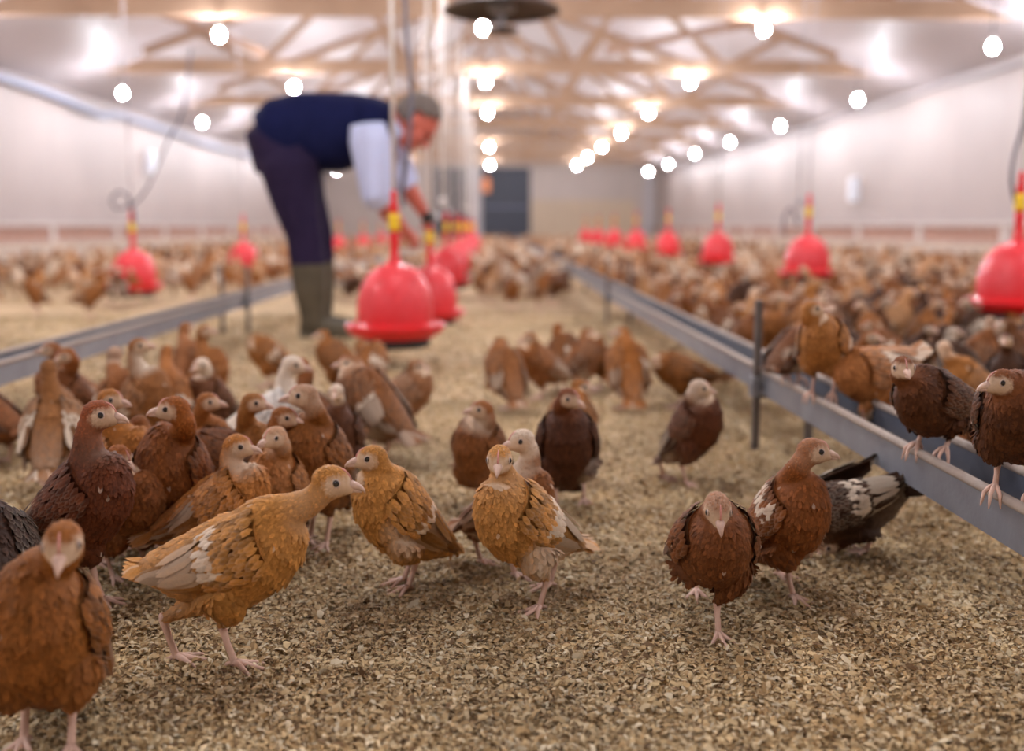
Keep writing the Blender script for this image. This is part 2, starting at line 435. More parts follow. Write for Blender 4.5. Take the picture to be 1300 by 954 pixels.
nthl = ['nearest in view', 'second', 'third', 'fourth', 'fifth', 'sixth', 'seventh']
protos = {}
for X, z, (rown, _) in lamp_rows:
    ztop = ceil_z(X) if abs(X) > 5 else 2.72
    proto = None
    for k, y in enumerate(ROWS_Y):
        if abs(X) < 1 and y in (22.15, 29.85): continue
        if y < -2 or (y < 0 and abs(X) < 1): continue
        dz = random.uniform(-.04, .04) if abs(X) > 5 else 0
        if proto is None: proto = make_lamp(z, ztop, abs(X) > 5); t = proto
        else: t = copy_tree(proto)
        t.location = (X, y-.06, z+dz)
        lab = 'lit white bulb in the %s, %s lamp from the camera' % (rown, nthl[k-4]) if k >= 4 else 'lit white bulb of the %s behind or above the camera' % rown
        if k >= 9: lab = 'tiny lit bulb far down the %s near the end wall' % rown
        tag(t, lab, 'lamp', 'lit bulbs hanging from the roof', kind='thing')

# ------------------------------------------------------------------ gas heater dish
hx = at_depth(637, 9, 7.0)
t = tag(empty('gas_brooder', hx), 'dark round brooder dish hanging under the roof at top centre', 'heater'); t.scale = (.875,)*3
b = MB(); b.lathe([(.001, .13), (.10, .125), (.25, .085), (.38, .03), (.455, -.03), (.462, -.035), (.45, -.02), (.37, .02), (.24, .07), (.1, .105), (.001, .11)], 48)
b.build('dish', M['darkmetal'], t)
b = MB(); b.lathe([(.001, -.20), (.06, -.205), (.13, -.19), (.142, -.178), (.13, -.172), (.06, -.165), (.03, -.15), (.001, -.15)], 32); b.build('deflector', M['darkmetal'], t)
b = MB(); b.tube([(0, 0, .11), (0, 0, -.17)], .022, 12); b.tube([(-.07, 0, .10), (-.07, 0, -.02), (-.03, 0, -.10)], .012, 8); b.lathe([(.001, .02), (.10, .02), (.11, 0), (.10, -.03), (.001, -.03)], 24)
b.build('burner', M['galv'], t)
b = MB()
for a in (0, 2.1, 4.2): b.tube([(.2*math.cos(a), .2*math.sin(a), .10), (0, 0, .5)], .005, 6)
b.tube([(0, 0, .5), (0, 0, (RIDGE-hx.z)/.875-.02)], .006, 6); b.build('hanging_chain', M['post'], t)

# ------------------------------------------------------------------ bell drinkers
def make_drinker(cord_len=2.1, thin=False):
    t = empty('bell_drinker', (0, 0, 0))           # origin: rim plane centre
    b = MB(); bell = [(.148, .008), (.152, .03), (.153, .07), (.150, .11), (.140, .155), (.120, .198), (.094, .228), (.062, .248), (.034, .258), (.024, .262)]
    b.lathe([(r-.006, z-.004) for r, z in bell[::-1]]+bell, 48)
    b.build('bell', M['reddusty'], t)
    b = MB(); b.lathe([(.0, -.018), (.12, -.018), (.128, -.042), (.150, -.040), (.186, -.020), (.198, .002), (.201, .012), (.197, .017), (.190, .012), (.178, .002), (.155, -.002), (.150, .030), (.146, .030), (.146, -.004), (0, -.004)], 56)
    b.build('tray', M['red'], t)
    b = MB(); b.lathe([(0, -.078), (.125, -.078), (.140, -.065), (.142, -.040), (0, -.03)], 32); b.build('ballast_base', M['blackp'], t)
    b = MB(); b.lathe([(.032, .250), (.030, .262), (.019, .285), (.017, .33), (.019, .37), (.016, .385), (.001, .39)], 20); nk_ = b.build('neck', M['red'], t)
    b = MB(); b.lathe([(.014, .385), (.022, .388), (.024, .41), (.019, .425), (.024, .437), (.023, .452), (.012, .458), (.001, .458)], 20); b.build('valve', M['yellow'], nk_)
    b = MB(); b.lathe([(.015, .455), (.020, .465), (.018, .49), (.012, .51), (.016, .525), (.008, .55), (.001, .555)], 16); b.build('cap', M['red'], nk_)
    b = MB(); b.tube([(0, 0, .55), (0, 0, .55+cord_len)], .004 if thin else .008, 8); b.build('hanging_cord', M['hosepale' if thin else 'cordm'], t)
    return t
def drinker(X, Y, rimz, label, group, sc_=1.0, hose=None):
    top = 2.75
    t = make_drinker((top-rimz)/sc_-.55, thin=group != rowg); t.location = (X, Y, rimz); t.scale = (sc_,)*3
    tag(t, label, 'drinker', group)
    if hose:
        b = MB(); b.tube(smoothpath([((p[0]-X)/sc_, (p[1]-Y)/sc_, (p[2]-rimz)/sc_) for p in hose], 6), .008, 8)
        b.build('hose', M['hose'], t)
    return t
rowg = 'red bell drinkers in the central row'
first = at_depth(502, 416, 4.0)
names = ['second', 'third', 'fourth', 'fifth', 'sixth', 'seventh', 'eighth', 'ninth']
hz = [at_depth(px, py, 4.02) for px, py in ((512, 262), (512, 235), (520, 170), (522, 110), (516, 40), (512, -60))]
drinker(first.x, 4.0, first.z, 'large red bell drinker nearest in the middle row, hanging clear of the litter', rowg, 1.0, hz)
for k in range(8):
    Y = 5.9 if k == 0 else 6.0+2.0*k
    X = first.x+.02
    z = first.z-(.10 if k == 0 else .02)
    lab = 'red bell drinker gripped by the bending man in navy vest' if k == 0 else 'red bell drinker, %s from the front of the middle row' % names[k]
    drinker(X, Y, z, lab, rowg, 1.0 if k != 0 else 1.05)
lg = 'red bell drinkers in the left row'
for k in range(7):
    Y = 7.25+3.2*k; p = at_depth(171, 363, 7.25)
    hose = None
    if k == 0: hose = [at_depth(px, py, 7.2) for px, py in ((171, 285), (167, 262), (150, 266), (142, 255), (150, 244), (163, 250), (166, 262), (188, 237), (214, 178), (232, 140), (243, 60))]
    lab = 'red bell drinker nearest in the left row under a looped hose' if k == 0 else 'small red bell drinker, %s along the left row' % names[k-1]
    drinker(p.x, Y, p.z+.0, lab, lg, 1.0, hose)
rg = 'red bell drinkers in the right row'
p = at_depth(1288, 385, 4.15)
for k in range(8):
    Y = 4.15+2.8*k
    hose = None
    if k == 0: hose = [at_depth(px, py, 4.17) for px, py in ((1290, 262), (1284, 230), (1288, 195), (1300, 150), (1312, 40))]
    if k == 1: hose = [at_depth(px, py, 6.9) for px, py in ((1013, 285), (1005, 265), (996, 275), (995, 300))]
    lab = ['large red bell drinker cut by the right edge, above the flock', 'red bell drinker, second in the right row, birds in front of its rim'][k] if k < 2 else 'small red bell drinker, %s along the right row' % names[k-1]
    drinker(p.x, Y, p.z, lab, rg, 1.0, hose)
# loose cords seen hanging along the middle row
for i, (px, Y) in enumerate([(538, 10.6), (556, 10.6), (562, 6.75), (571, 14.45), (590, 14.45), (596, 18.3), (604, 22.15)]):
    a = at_depth(px, 250, Y); b = MB(); b.tube([(0, 0, -a.z+.62+.05*i), (0, 0, 2.82-a.z)], .006, 6)
    b.lathe([(.001, .60-a.z+.05*i), (.02, .61-a.z+.05*i), (.02, .66-a.z+.05*i), (.001, .67-a.z+.05*i)], 8)
    tag(b.build('suspension_cord', M['cordm'], loc=a), 'thin pale cord hanging straight down among the middle row of drinkers', 'cord', 'loose cords over the middle row')
a = at_depth(1018, 140, 6.75); b = MB(); b.tube([(0, 0, -a.z+.75), (0, 0, 2.9-a.z)], .005, 6); b.lathe([(.001, .7-a.z), (.018, .71-a.z), (.018, .76-a.z), (.001, .77-a.z)], 8)
tag(b.build('suspension_cord', M['hosepale'], loc=a), 'thin grey cord hanging before the right wall', 'cord')

# ------------------------------------------------------------------ feeder troughs on stands
def trough(X, sg, label):
    """sg: +1 when the aisle is on the -x side (front face at X, channel towards +x)"""
    t = tag(empty('feeder_trough', (X, 18, .206)), label, 'feeder trough')
    L = 38.0; y0, y1 = -19, 19
    W = .105*sg; D = .062
    b = MB()
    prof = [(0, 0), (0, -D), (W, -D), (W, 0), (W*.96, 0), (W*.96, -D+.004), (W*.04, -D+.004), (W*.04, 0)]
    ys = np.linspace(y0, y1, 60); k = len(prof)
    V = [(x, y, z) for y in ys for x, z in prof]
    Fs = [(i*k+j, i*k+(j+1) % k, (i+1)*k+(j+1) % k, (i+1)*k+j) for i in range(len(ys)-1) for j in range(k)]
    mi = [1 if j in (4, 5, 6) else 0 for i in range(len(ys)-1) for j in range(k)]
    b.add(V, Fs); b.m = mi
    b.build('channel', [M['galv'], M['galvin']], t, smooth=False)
    for xx in (0.0, W):
        r = MB(); r.tube([(xx, y, 0.0) for y in ys], .0075, 8); r.build('rim', M['galvrim'], t)
    f = MB(); f.box((W/2, 0, -D+.012), (abs(W)*.9, L, .014)); f.build('feed', M['feed'], t, smooth=False)
    c = MB(); c.tube([(W/2, y, -D+.022) for y in ys], .006, 6); c.build('chain', M['post'], t)
    return t
tr = trough(.688, 1, 'long grey metal feeder trough on the right with perching birds')
tl = trough(-1.325, -1, 'long grey metal feeder trough on the left, without perching birds')
def stand(x, y, sg, label, ztop=.36):
    s = tag(empty('trough_stand', (x, y, 0)), label, 'trough stand', 'stands of the feeder troughs')
    for xx in (-.016*sg, .121*sg):
        b = MB(); b.box((xx, 0, ztop/2-.01), (.017, .018, ztop+.02)); up_ = b.build('upright', M['post'], s, smooth=False)
        b = MB(); b.box((xx-.006*sg*(1 if xx*sg < 0 else -1), 0, .165), (.018, .036, .05)); b.tube([(xx-.02, 0, .165), (xx+.02, 0, .165)], .005, 8); b.build('clamp', M['galv'], up_, smooth=False)
    b = MB(); b.beam((-.012*sg, 0, .139), (.117*sg, 0, .139), .012, .010); b.build('cross_bar', M['post'], s, smooth=False)
pR = on_ground(966, 571); pR2 = on_ground(778, 411); pL = on_ground(328, 424)
stand(.688, pR.y, 1, 'dark post and stand holding the right trough, nearest the camera', .385)
stand(.688, pR2.y, 1, 'dark twin-upright stand of the right trough farther back', .385)
stand(-1.325, pL.y, -1, 'dark twin-upright stand of the left trough beside the man in boots')
for yy in (pR2.y+2.9, pR2.y+5.8): stand(.688, yy, 1, 'small dark far stand under the right trough among birds', .3)

# ------------------------------------------------------------------ chickens
def remesh(o, voxel, it=4, fac=.6):
    m = o.modifiers.new('r', 'REMESH'); m.mode = 'VOXEL'; m.voxel_size = voxel; m.use_smooth_shade = True
    s = o.modifiers.new('s', 'SMOOTH'); s.iterations = it; s.factor = fac
    dg = bpy.context.evaluated_depsgraph_get(); dg.update()
    me = bpy.data.meshes.new_from_object(o.evaluated_get(dg))
    old = o.data; mats = list(old.materials); o.modifiers.clear(); o.data = me; bpy.data.meshes.remove(old)
    if not me.materials:
        for mm in mats: me.materials.append(mm)
    return me
def mesh_np(me):
    V = np.empty(len(me.vertices)*3, np.float32); me.vertices.foreach_get('co', V); V = V.reshape(-1, 3).astype(float)
    me.calc_loop_triangles(); T = np.empty(len(me.loop_triangles)*3, np.int32); me.loop_triangles.foreach_get('vertices', T)
    return V, T.reshape(-1, 3)
TS = np.array([-.108, -.088, -.055, -.02, .015, .045, .070, .088, .096])
TO = np.array([.020, .014, .004, -.004, -.006, -.002, .006, .014, .018])
TL = np.array([.008, .023, .037, .046, .049, .045, .035, .021, .007])
TV = np.array([.007, .021, .038, .050, .055, .051, .039, .022, .007])
# template of one feather: (along, across, lift)
FT = np.array([(0, 0, 0), (.32, -.42, -.05), (.32, 0, .25), (.32, .42, -.05), (.76, -.40, .15), (.76, 0, .5), (.76, .40, .15), (1, 0, .30)])
FF = [(0, 1, 2), (0, 2, 3), (1, 4, 5, 2), (2, 5, 6, 3), (4, 7, 5), (5, 7, 6)]
def feathers(P, D, S, Nn, Ls, Ws, lift, mark, tipmark=None):
    n = len(P)
    V = (P[:, None, :]+FT[None, :, 0, None]*(D*Ls[:, None])[:, None, :]+FT[None, :, 1, None]*(S*Ws[:, None])[:, None, :]
         + FT[None, :, 2, None]*(Nn*lift[:, None])[:, None, :])
    Mk = np.repeat(mark[:, None, :], 8, 1).copy()
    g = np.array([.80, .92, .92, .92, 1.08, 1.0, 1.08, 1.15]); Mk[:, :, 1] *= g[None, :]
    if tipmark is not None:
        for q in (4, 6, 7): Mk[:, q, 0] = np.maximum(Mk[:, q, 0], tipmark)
    return V.reshape(-1, 3), Mk.reshape(-1, 4)
def unit(v): v = np.asarray(v, float); return v/(np.linalg.norm(v, axis=-1, keepdims=True)+1e-12)

def warm(t):
    k = max(0, min(1, (.17-t[1])/.12)) if t[0] < .6 else 0
    d = 1-.22*max(0, min(1, (.085-t[1])/.05))
    return (t[0]*(1-.05*k)*d, t[1]*(1+.20*k)*d, t[2]*d)
def build_bird(root, C, pitch_, Hc, hd, feet, s=1.0, tint=(.4, .14, .035), white=.2, throat=0.0, palehead=0.0, lod=0, perch=False, tail=.055, wlift=0.0, seed=0, wingdark=.48, roll=0.0, patch=None):
    """all positions in the bird's own frame: x forward, y left, z up"""
    rg_ = np.random.default_rng(seed+11)
    tint = warm(tint)
    C = np.array(C, float); Hc = np.array(Hc, float); hd = unit(hd)
    a = np.array((math.cos(pitch_), 0, math.sin(pitch_))); u = np.array((-math.sin(pitch_), 0, math.cos(pitch_))); l = np.array((0, 1., 0))
    if roll:
        u, l = u*math.cos(roll)+l*math.sin(roll), l*math.cos(roll)-u*math.sin(roll)
    hl = np.cross((0, 0, 1.), hd); hl = unit(hl) if np.linalg.norm(hl) > .05 else l
    hu = unit(np.cross(hd, hl))
    core = MB()
    n = 20 if lod < 2 else 10
    P = [C+a*t*s+u*o*s for t, o in zip(TS, TO)]
    core.tube(P, TL*s, n, rad2=TV*s, side=l)
    N0 = C+a*.045*s+u*.016*s
    Hn = Hc-hd*.009*s-hu*.010*s
    dist = np.linalg.norm(Hn-N0)
    nk = bez(N0, N0+unit(a*.8+u*.6)*dist*.38, Hn-unit(hu*.85+hd*.35)*dist*.34, Hn, 12)
    rr = np.interp(np.linspace(0, 1, 12), [0, .25, .5, .8, 1], [.037, .0285, .0200, .0158, .0155])*s
    core.tube(nk, rr, n)
    hr = (.0235*s, .0172*s, .0195*s)
    core.ellipsoid(Hc, [hd, hl, hu], hr)
    core.ellipsoid(Hc+hd*.0105*s-hu*.0035*s, [hd, hl, hu], (.0185*s, .0108*s, .0105*s))
    core.ellipsoid(Hc-hd*.004*s-hu*.009*s, [hd, hl, hu], (.016*s, .0158*s, .014*s))
    hocks = []; spines = []
    for k, sg in enumerate((1, -1)):
        ft = np.array(feet[k], float); hip = C-a*.012*s+l*sg*.026*s-u*.020*s
        hk = ft+np.array((-.016*s, 0, .060*s)); mx = max(.03*s, (hip[2]-ft[2])*.48); hk[2] = ft[2]+min(.066*s, mx)
        kn = (hip+hk)/2+np.array((.022*s, sg*.004*s, 0))
        th = bez(hip, kn, (kn+hk)/2, hk, 7)
        core.tube(th, np.array([.031, .030, .026, .020, .014, .009, .0065])*s, 12)
        hocks.append(hk); spines.append(th)
    ob = core.build('body', M['plumage'], root)
    if lod < 2:
        remesh(ob, (.0034 if lod == 0 else .006)*s)
        V, T = mesh_np(ob.data)
    else:
        remesh(ob, .010*s, 2, .5); V, T = mesh_np(ob.data)
    # ---- marks
    sp = np.concatenate([[Hc+hd*.01*s], [Hc], nk[::-1][1:], [C+a*t*s+u*o*s for t, o in list(zip(TS, TO))[::-1][3:]]])
    kind_r = np.concatenate([[.018, .02], rr[::-1][1:], TL[::-1][3:]*s])
    tanv = unit(np.gradient(sp, axis=0)); ns = len(sp)
    th_all = np.concatenate(spines); th_t = np.concatenate([unit(np.gradient(q, axis=0)) for q in spines]); th_r = np.tile(np.array([.030, .030, .026, .020, .014, .009, .0065])*s, 2)
    allp = np.concatenate([sp, th_all]); allr = np.concatenate([kind_r, th_r]); allt = np.concatenate([tanv, th_t])
    lens = np.concatenate([[.0045, .0055], np.interp(np.arange(ns-2), [0, 3, 8, 11, 13, ns-3], [.0060, .0075, .0095, .011, .0125, .016]), np.tile([.014, .014, .013, .012, .010, .009, .007], 2)])*s
    anchors = [];
    nw = rg_.poisson(white*5)
    for _ in range(nw):
        anchors.append((C+a*rg_.uniform(-.08, .0)*s+l*rg_.choice([-1, 1])*.045*s+u*rg_.uniform(-.04, .04)*s, rg_.uniform(.014, .034)*s, rg_.uniform(.5, 1)))
    if throat > 0: anchors.append((nk[6]+hd*.016*s-u*.0, .024*s, throat)); anchors.append((nk[9]+hd*.012*s, .018*s, throat))
    def marks_at(Q, noise=0.0):
        q = Q-Hc; x = q @ hd/s; y = q @ hl/s; z = q @ hu/s
        near = np.linalg.norm(q, axis=1) < .040*s
        jz = .0015*np.sin(x*900+y*700)
        er = np.sqrt((x-.010)**2*.85+(z+.0015)**2*1.15)
        face = np.clip((.0165-er+jz)/.007, 0, 1)*np.clip((np.abs(y)-.003)/.005, 0, 1)*(np.abs(y) < .0215)
        face = np.maximum(face, np.clip((x-.014)/.006, 0, 1))*near
        wv = np.zeros(len(Q))
        for c_, r_, k_ in anchors: wv = np.maximum(wv, k_*np.clip(1.6-np.linalg.norm(Q-c_, axis=1)/r_, 0, 1))
        if palehead > 0:
            wv = np.maximum(wv, palehead*np.clip((.040-np.linalg.norm(q, axis=1)/s)/.012, 0, 1))
        if white > .9: wv = np.maximum(wv, .95)
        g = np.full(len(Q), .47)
        # lighter crown and neck, slightly darker towards the belly
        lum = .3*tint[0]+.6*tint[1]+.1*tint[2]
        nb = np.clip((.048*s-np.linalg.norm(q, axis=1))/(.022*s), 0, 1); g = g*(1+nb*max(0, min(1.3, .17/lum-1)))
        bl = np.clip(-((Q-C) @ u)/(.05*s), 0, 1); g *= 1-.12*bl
        rump = np.clip(-(Q-C) @ a/(.09*s), 0, 1); wv = np.maximum(wv, .35*white*rump)
        return np.stack([wv, g, face*.85, np.ones(len(Q))], 1)
    Mv = marks_at(V)
    Mv[:, 1] *= .88
    if lod < 2:
        A = V[T[:, 0]]; B_ = V[T[:, 1]]; Cc = V[T[:, 2]]
        nrm = np.cross(B_-A, Cc-A); area = np.linalg.norm(nrm, axis=1)/2; nrm = unit(nrm); cen = (A+B_+Cc)/3
        dd = np.linalg.norm(cen[:, None, :]-allp[None], axis=2)/allr[None]; idx = dd.argmin(1)
        Lf = lens[idx]*(1.0 if lod == 0 else 1.9)
        wgt = area/(Lf*Lf)
        q = cen-Hc; x = q @ hd/s; skip = (np.linalg.norm(q, axis=1) < .034*s) & (x > (.017 if lod == 0 else -.01)); wgt[skip] = 0
        N_ = int(min(8500, wgt.sum()*(7.0 if lod == 0 else 5.0)))
        pick = rg_.choice(len(T), N_, p=wgt/wgt.sum())
        r1 = np.sqrt(rg_.random(N_)); r2 = rg_.random(N_)
        Pp = A[pick]*(1-r1)[:, None]+B_[pick]*(r1*(1-r2))[:, None]+Cc[pick]*(r1*r2)[:, None]
        nn = nrm[pick]; tt = allt[idx[pick]]+np.array((0, 0, -.18))+rg_.normal(0, .16, (N_, 3))
        D = unit(tt-nn*np.sum(tt*nn, 1)[:, None]); S = np.cross(nn, D)
        Ls = Lf[pick]*rg_.uniform(.8, 1.2, N_); D2 = unit(D+nn*.10)
        mk = marks_at(Pp+D*Ls[:, None]*.5)
        mk[:, 1] *= rg_.normal(1.0, .17, N_).clip(.5, 1.6)
        wn = rg_.random(N_) < .012*white; mk[wn, 0] = np.maximum(mk[wn, 0], .5)
        mk[:, 0] *= rg_.uniform(.6, 1.0, N_)
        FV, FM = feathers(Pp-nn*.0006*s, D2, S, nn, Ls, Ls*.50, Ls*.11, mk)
        fb = MB(); fb.add(V, [tuple(t_) for t_ in T.tolist()])
        base_i = (np.arange(N_)*8)[:, None]
        n0 = len(V); fb.v.append(FV); fb.n += len(FV)
        for f in FF:
            idxs = (base_i+np.array(f)[None]+n0).tolist(); fb.f += idxs; fb.m += [0]*N_
        me = fb.mesh('body', M['plumage'], True, np.concatenate([Mv, FM]))
    else:
        fb = MB(); fb.add(V, [tuple(t_) for t_ in T.tolist()]); me = fb.mesh('body', M['plumage'], True, Mv)
    old = ob.data; ob.data = me; bpy.data.meshes.remove(old)
    # ---- wings
    def surf(v, w_, sg):
        t = .058-v*.155; ph = R(24-8*v)+w_*R(40*(1-v)**.55+5)
        rl = max(np.interp(t, TS, TL), .022*(1-.3*v)); rv = max(np.interp(t, TS, TV), .022); of = np.interp(t, TS, TO)
        out = .0015+.0085*math.sin(math.pi*min(1, v*.9+.08))*(1-abs(w_)**2)+wlift*v*.5
        return C+s*(a*t+l*sg*(rl*math.cos(ph)+out)+u*(of+rv*math.sin(ph)-.006*v+wlift*v))
    for sg in (1, -1):
        wb = MB(); nv, nw_ = 8, 6; G = []; 
        for v in np.linspace(0, .82, nv):
            for w_ in np.linspace(-1, 1, nw_): G.append(surf(v, w_, sg))
        G = np.array(G); Gi = G-l*sg*.005*s
        Fs = [(i*nw_+j, i*nw_+j+1, (i+1)*nw_+j+1, (i+1)*nw_+j) for i in range(nv-1) for j in range(nw_-1)]
        k0 = nv*nw_
        bd = [j for j in range(nw_)]+[i*nw_+nw_-1 for i in range(1, nv)]+[(nv-1)*nw_+j for j in range(nw_-2, -1, -1)]+[i*nw_ for i in range(nv-2, 0, -1)]
        Fs2 = [tuple(k0+i for i in f[::-1]) for f in Fs]+[(bd[i], bd[(i+1) % len(bd)], bd[(i+1) % len(bd)]+k0, bd[i]+k0) for i in range(len(bd))]
        wb.add(np.concatenate([G, Gi]), Fs+Fs2)
        mk0 = np.tile(np.array([0, .46, 0, 1.]), (2*k0, 1))
        Pl, Dl, Sl, Nl, Ll, Wl, Ml, Lif = [], [], [], [], [], [], [], []
        patch_v = rg_.uniform(.15, .5); pw = rg_.random() < white*1.4
        if patch is not None: patch_v, pw = patch, True
        def put(v, w_, L_, W_, off, g, wh, fan=0.0):
            p = surf(v, w_, sg); p2 = surf(min(v+.05, .95), w_*.97, sg); p3 = surf(v, w_+.06, sg)
            D_ = unit(p2-p); S_ = unit(p3-p); N_1 = np.cross(D_, S_); 
            if np.dot(N_1, l*sg) < 0: N_1 = -N_1
            D_ = unit(D_+S_*fan+rg_.normal(0, .05, 3))
            Pl.append(p+N_1*off*s); Dl.append(D_); Sl.append(S_); Nl.append(N_1); Ll.append(L_*s); Wl.append(W_*s); Lif.append(.0035*s)
            Ml.append((wh, g, 0, 1))
        dk = wingdark
        for i, w_ in enumerate(np.linspace(-.85, .35, 6)): put(.56+.02*i, w_, .056, .013, .0005+.0006*i, .5*dk*rg_.uniform(.7, 1.2), rg_.choice([0, 0, white]), 0)
        for i, w_ in enumerate(np.linspace(-.95, .9, 10)): put(.40, w_, .056, .015, .0025+.0004*i, .5*dk*rg_.uniform(.7, 1.4), rg_.choice([0, white*.9, white]), 0)
        if lod < 2:
            for v in np.linspace(.36, .0, 12):
                for w_ in np.linspace(-.95, .95, 11):
                    wh = (1 if pw and abs(v-patch_v) < .085 and w_ > -.6 and rg_.random() < .8 else 0)*rg_.uniform(.6, 1)
                    put(v, w_+rg_.uniform(-.08, .08),   .0165, .0095, .003+.002*(1-v), .5*rg_.uniform(dk*.9, 1.15), wh)
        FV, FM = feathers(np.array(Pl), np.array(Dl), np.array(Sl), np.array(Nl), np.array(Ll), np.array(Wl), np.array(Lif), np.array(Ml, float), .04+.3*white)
        n0 = wb.n; wb.v.append(FV); wb.n += len(FV); bi = (np.arange(len(Pl))*8)[:, None]
        for f in FF: wb.f += (bi+np.array(f)[None]+n0).tolist(); wb.m += [0]*len(Pl)
        wb.build('wing', M['plumage'], root, marks=np.concatenate([mk0, FM]))
    # ---- tail
    tb = MB(); T0 = C+(-a*.088+u*.016)*s; Pl, Dl, Sl, Nl, Ll, Wl, Ml, Lif = [], [], [], [], [], [], [], []
    for i, w_ in enumerate(np.linspace(-1, 1, 11)):
        for lay in range(2):
            D_ = unit(-a*1.0+u*(.42-.30*abs(w_)-.12*lay)+l*w_*.42); N_1 = unit(u*.8+a*.4+l*w_*.7); S_ = unit(np.cross(N_1, D_))
            Pl.append(T0+l*w_*.012*s+N_1*(.001-.003*lay)*s-a*(-.012)*s); Dl.append(D_); Sl.append(S_); Nl.append(N_1)
            Ll.append(tail*(1.1-.15*abs(w_)-.12*lay)*s); Wl.append(.019*s); Lif.append(.002*s)
            Ml.append((rg_.choice([0, .0, white]), .5*rg_.uniform(.75, 1.1), 0, 1))
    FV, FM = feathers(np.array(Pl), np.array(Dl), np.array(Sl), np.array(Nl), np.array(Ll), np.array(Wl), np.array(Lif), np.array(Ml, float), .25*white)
    tb.v.append(FV); tb.n = len(FV); bi = (np.arange(len(Pl))*8)[:, None]
    for f in FF: tb.f += (bi+np.array(f)[None]).tolist(); tb.m += [0]*len(Pl)
    tb.build('tail', M['plumage'], root, marks=FM)
    # ---- head furniture
    B0 = Hc+hd*.0245*s-hu*.002*s
    bb = MB(); bb.tube([B0-hd*.003*s+hu*.002*s, B0+hd*.004*s+hu*.0018*s, B0+hd*.0095*s+hu*.0005*s, B0+hd*.0135*s-hu*.0022*s, B0+hd*.0150*s-hu*.0048*s], np.array([.0062, .0045, .0030, .0017, .0004])*s, 10, rad2=np.array([.0064, .0044, .0029, .0016, .0004])*s)
    bb.tube([B0-hd*.003*s-hu*.003*s, B0+hd*.005*s-hu*.0034*s, B0+hd*.0115*s-hu*.0042*s], np.array([.0045, .0028, .0007])*s, 8)
    bb.build('beak', M['beak'], root)
    for sg in (1, -1):
        if lod >= 2: break
        e = MB(); ec = Hc+hd*.0085*s+hl*sg*.0138*s+hu*.0030*s; ax = [hd, hl*sg, hu]
        e.ellipsoid(ec, ax, (.0042*s, .0036*s, .0042*s), 12, 8, 0)
        th = np.linspace(0, 2*math.pi, 13); ring = [ec+hl*sg*.0008*s+(hd*math.cos(q)+hu*math.sin(q))*.0046*s for q in th]
        eo = e.build('eye', M['eye'], root)
        e = MB(); e.tube(ring, .0008*s, 6, 0, cap=False); e.build('eye_ring', M['eyering'], eo)
    if lod < 2:
        cb = MB(); cb.tube([Hc+hd*.0225*s+hu*.0055*s, Hc+hd*.0175*s+hu*.0115*s, Hc+hd*.0125*s+hu*.0155*s, Hc+hd*.007*s+hu*.0178*s], np.array([.0010, .0017, .0016, .0006])*s, 8, rad2=np.array([.0010, .0012, .0011, .0006])*s, side=hu)
        cb.build('comb', M['comb'], root)
    # ---- shanks and toes
    for k, sg in enumerate((1, -1)):
        lb = MB(); ft = np.array(feet[k], float); an = ft+np.array((-.002*s, 0, .009*s))
        lb.tube([hocks[k]+np.array((0, 0, .006*s)), hocks[k], (hocks[k]+an)/2+np.array((-.001*s, 0, 0)), an, an-np.array((0, 0, .004*s))], np.array([.0050, .0054, .0037, .0043, .0040])*s, 10)
        sh_ = lb.build('leg', M['shank'], root); lb = MB()
        for ang, L_ in ((R(-34), .031), (R(0), .038), (R(34), .031), (R(172), .015)):
            d_ = np.array((math.cos(ang+sg*.12), math.sin(ang+sg*.12), 0))
            dz = -.010*s if perch else 0
            pts = [an, ft+d_*.30*L_*s+np.array((0, 0, .0072*s)), ft+d_*.62*L_*s+np.array((0, 0, .0052*s+dz*.5)), ft+d_*.9*L_*s*(.8 if perch else 1)+np.array((0, 0, .0040*s+dz*1.6)), ft+d_*1.08*L_*s*(.74 if perch else 1)+np.array((0, 0, .0012*s+dz*2.1))]
            lb.tube(pts, np.array([.0042, .0036, .0030, .0022, .0007])*s, 8)
        lb.build('foot', M['shank'], sh_)
    for o in [root]+list(root.children_recursive): o.color = (*tint, 1)
    return root

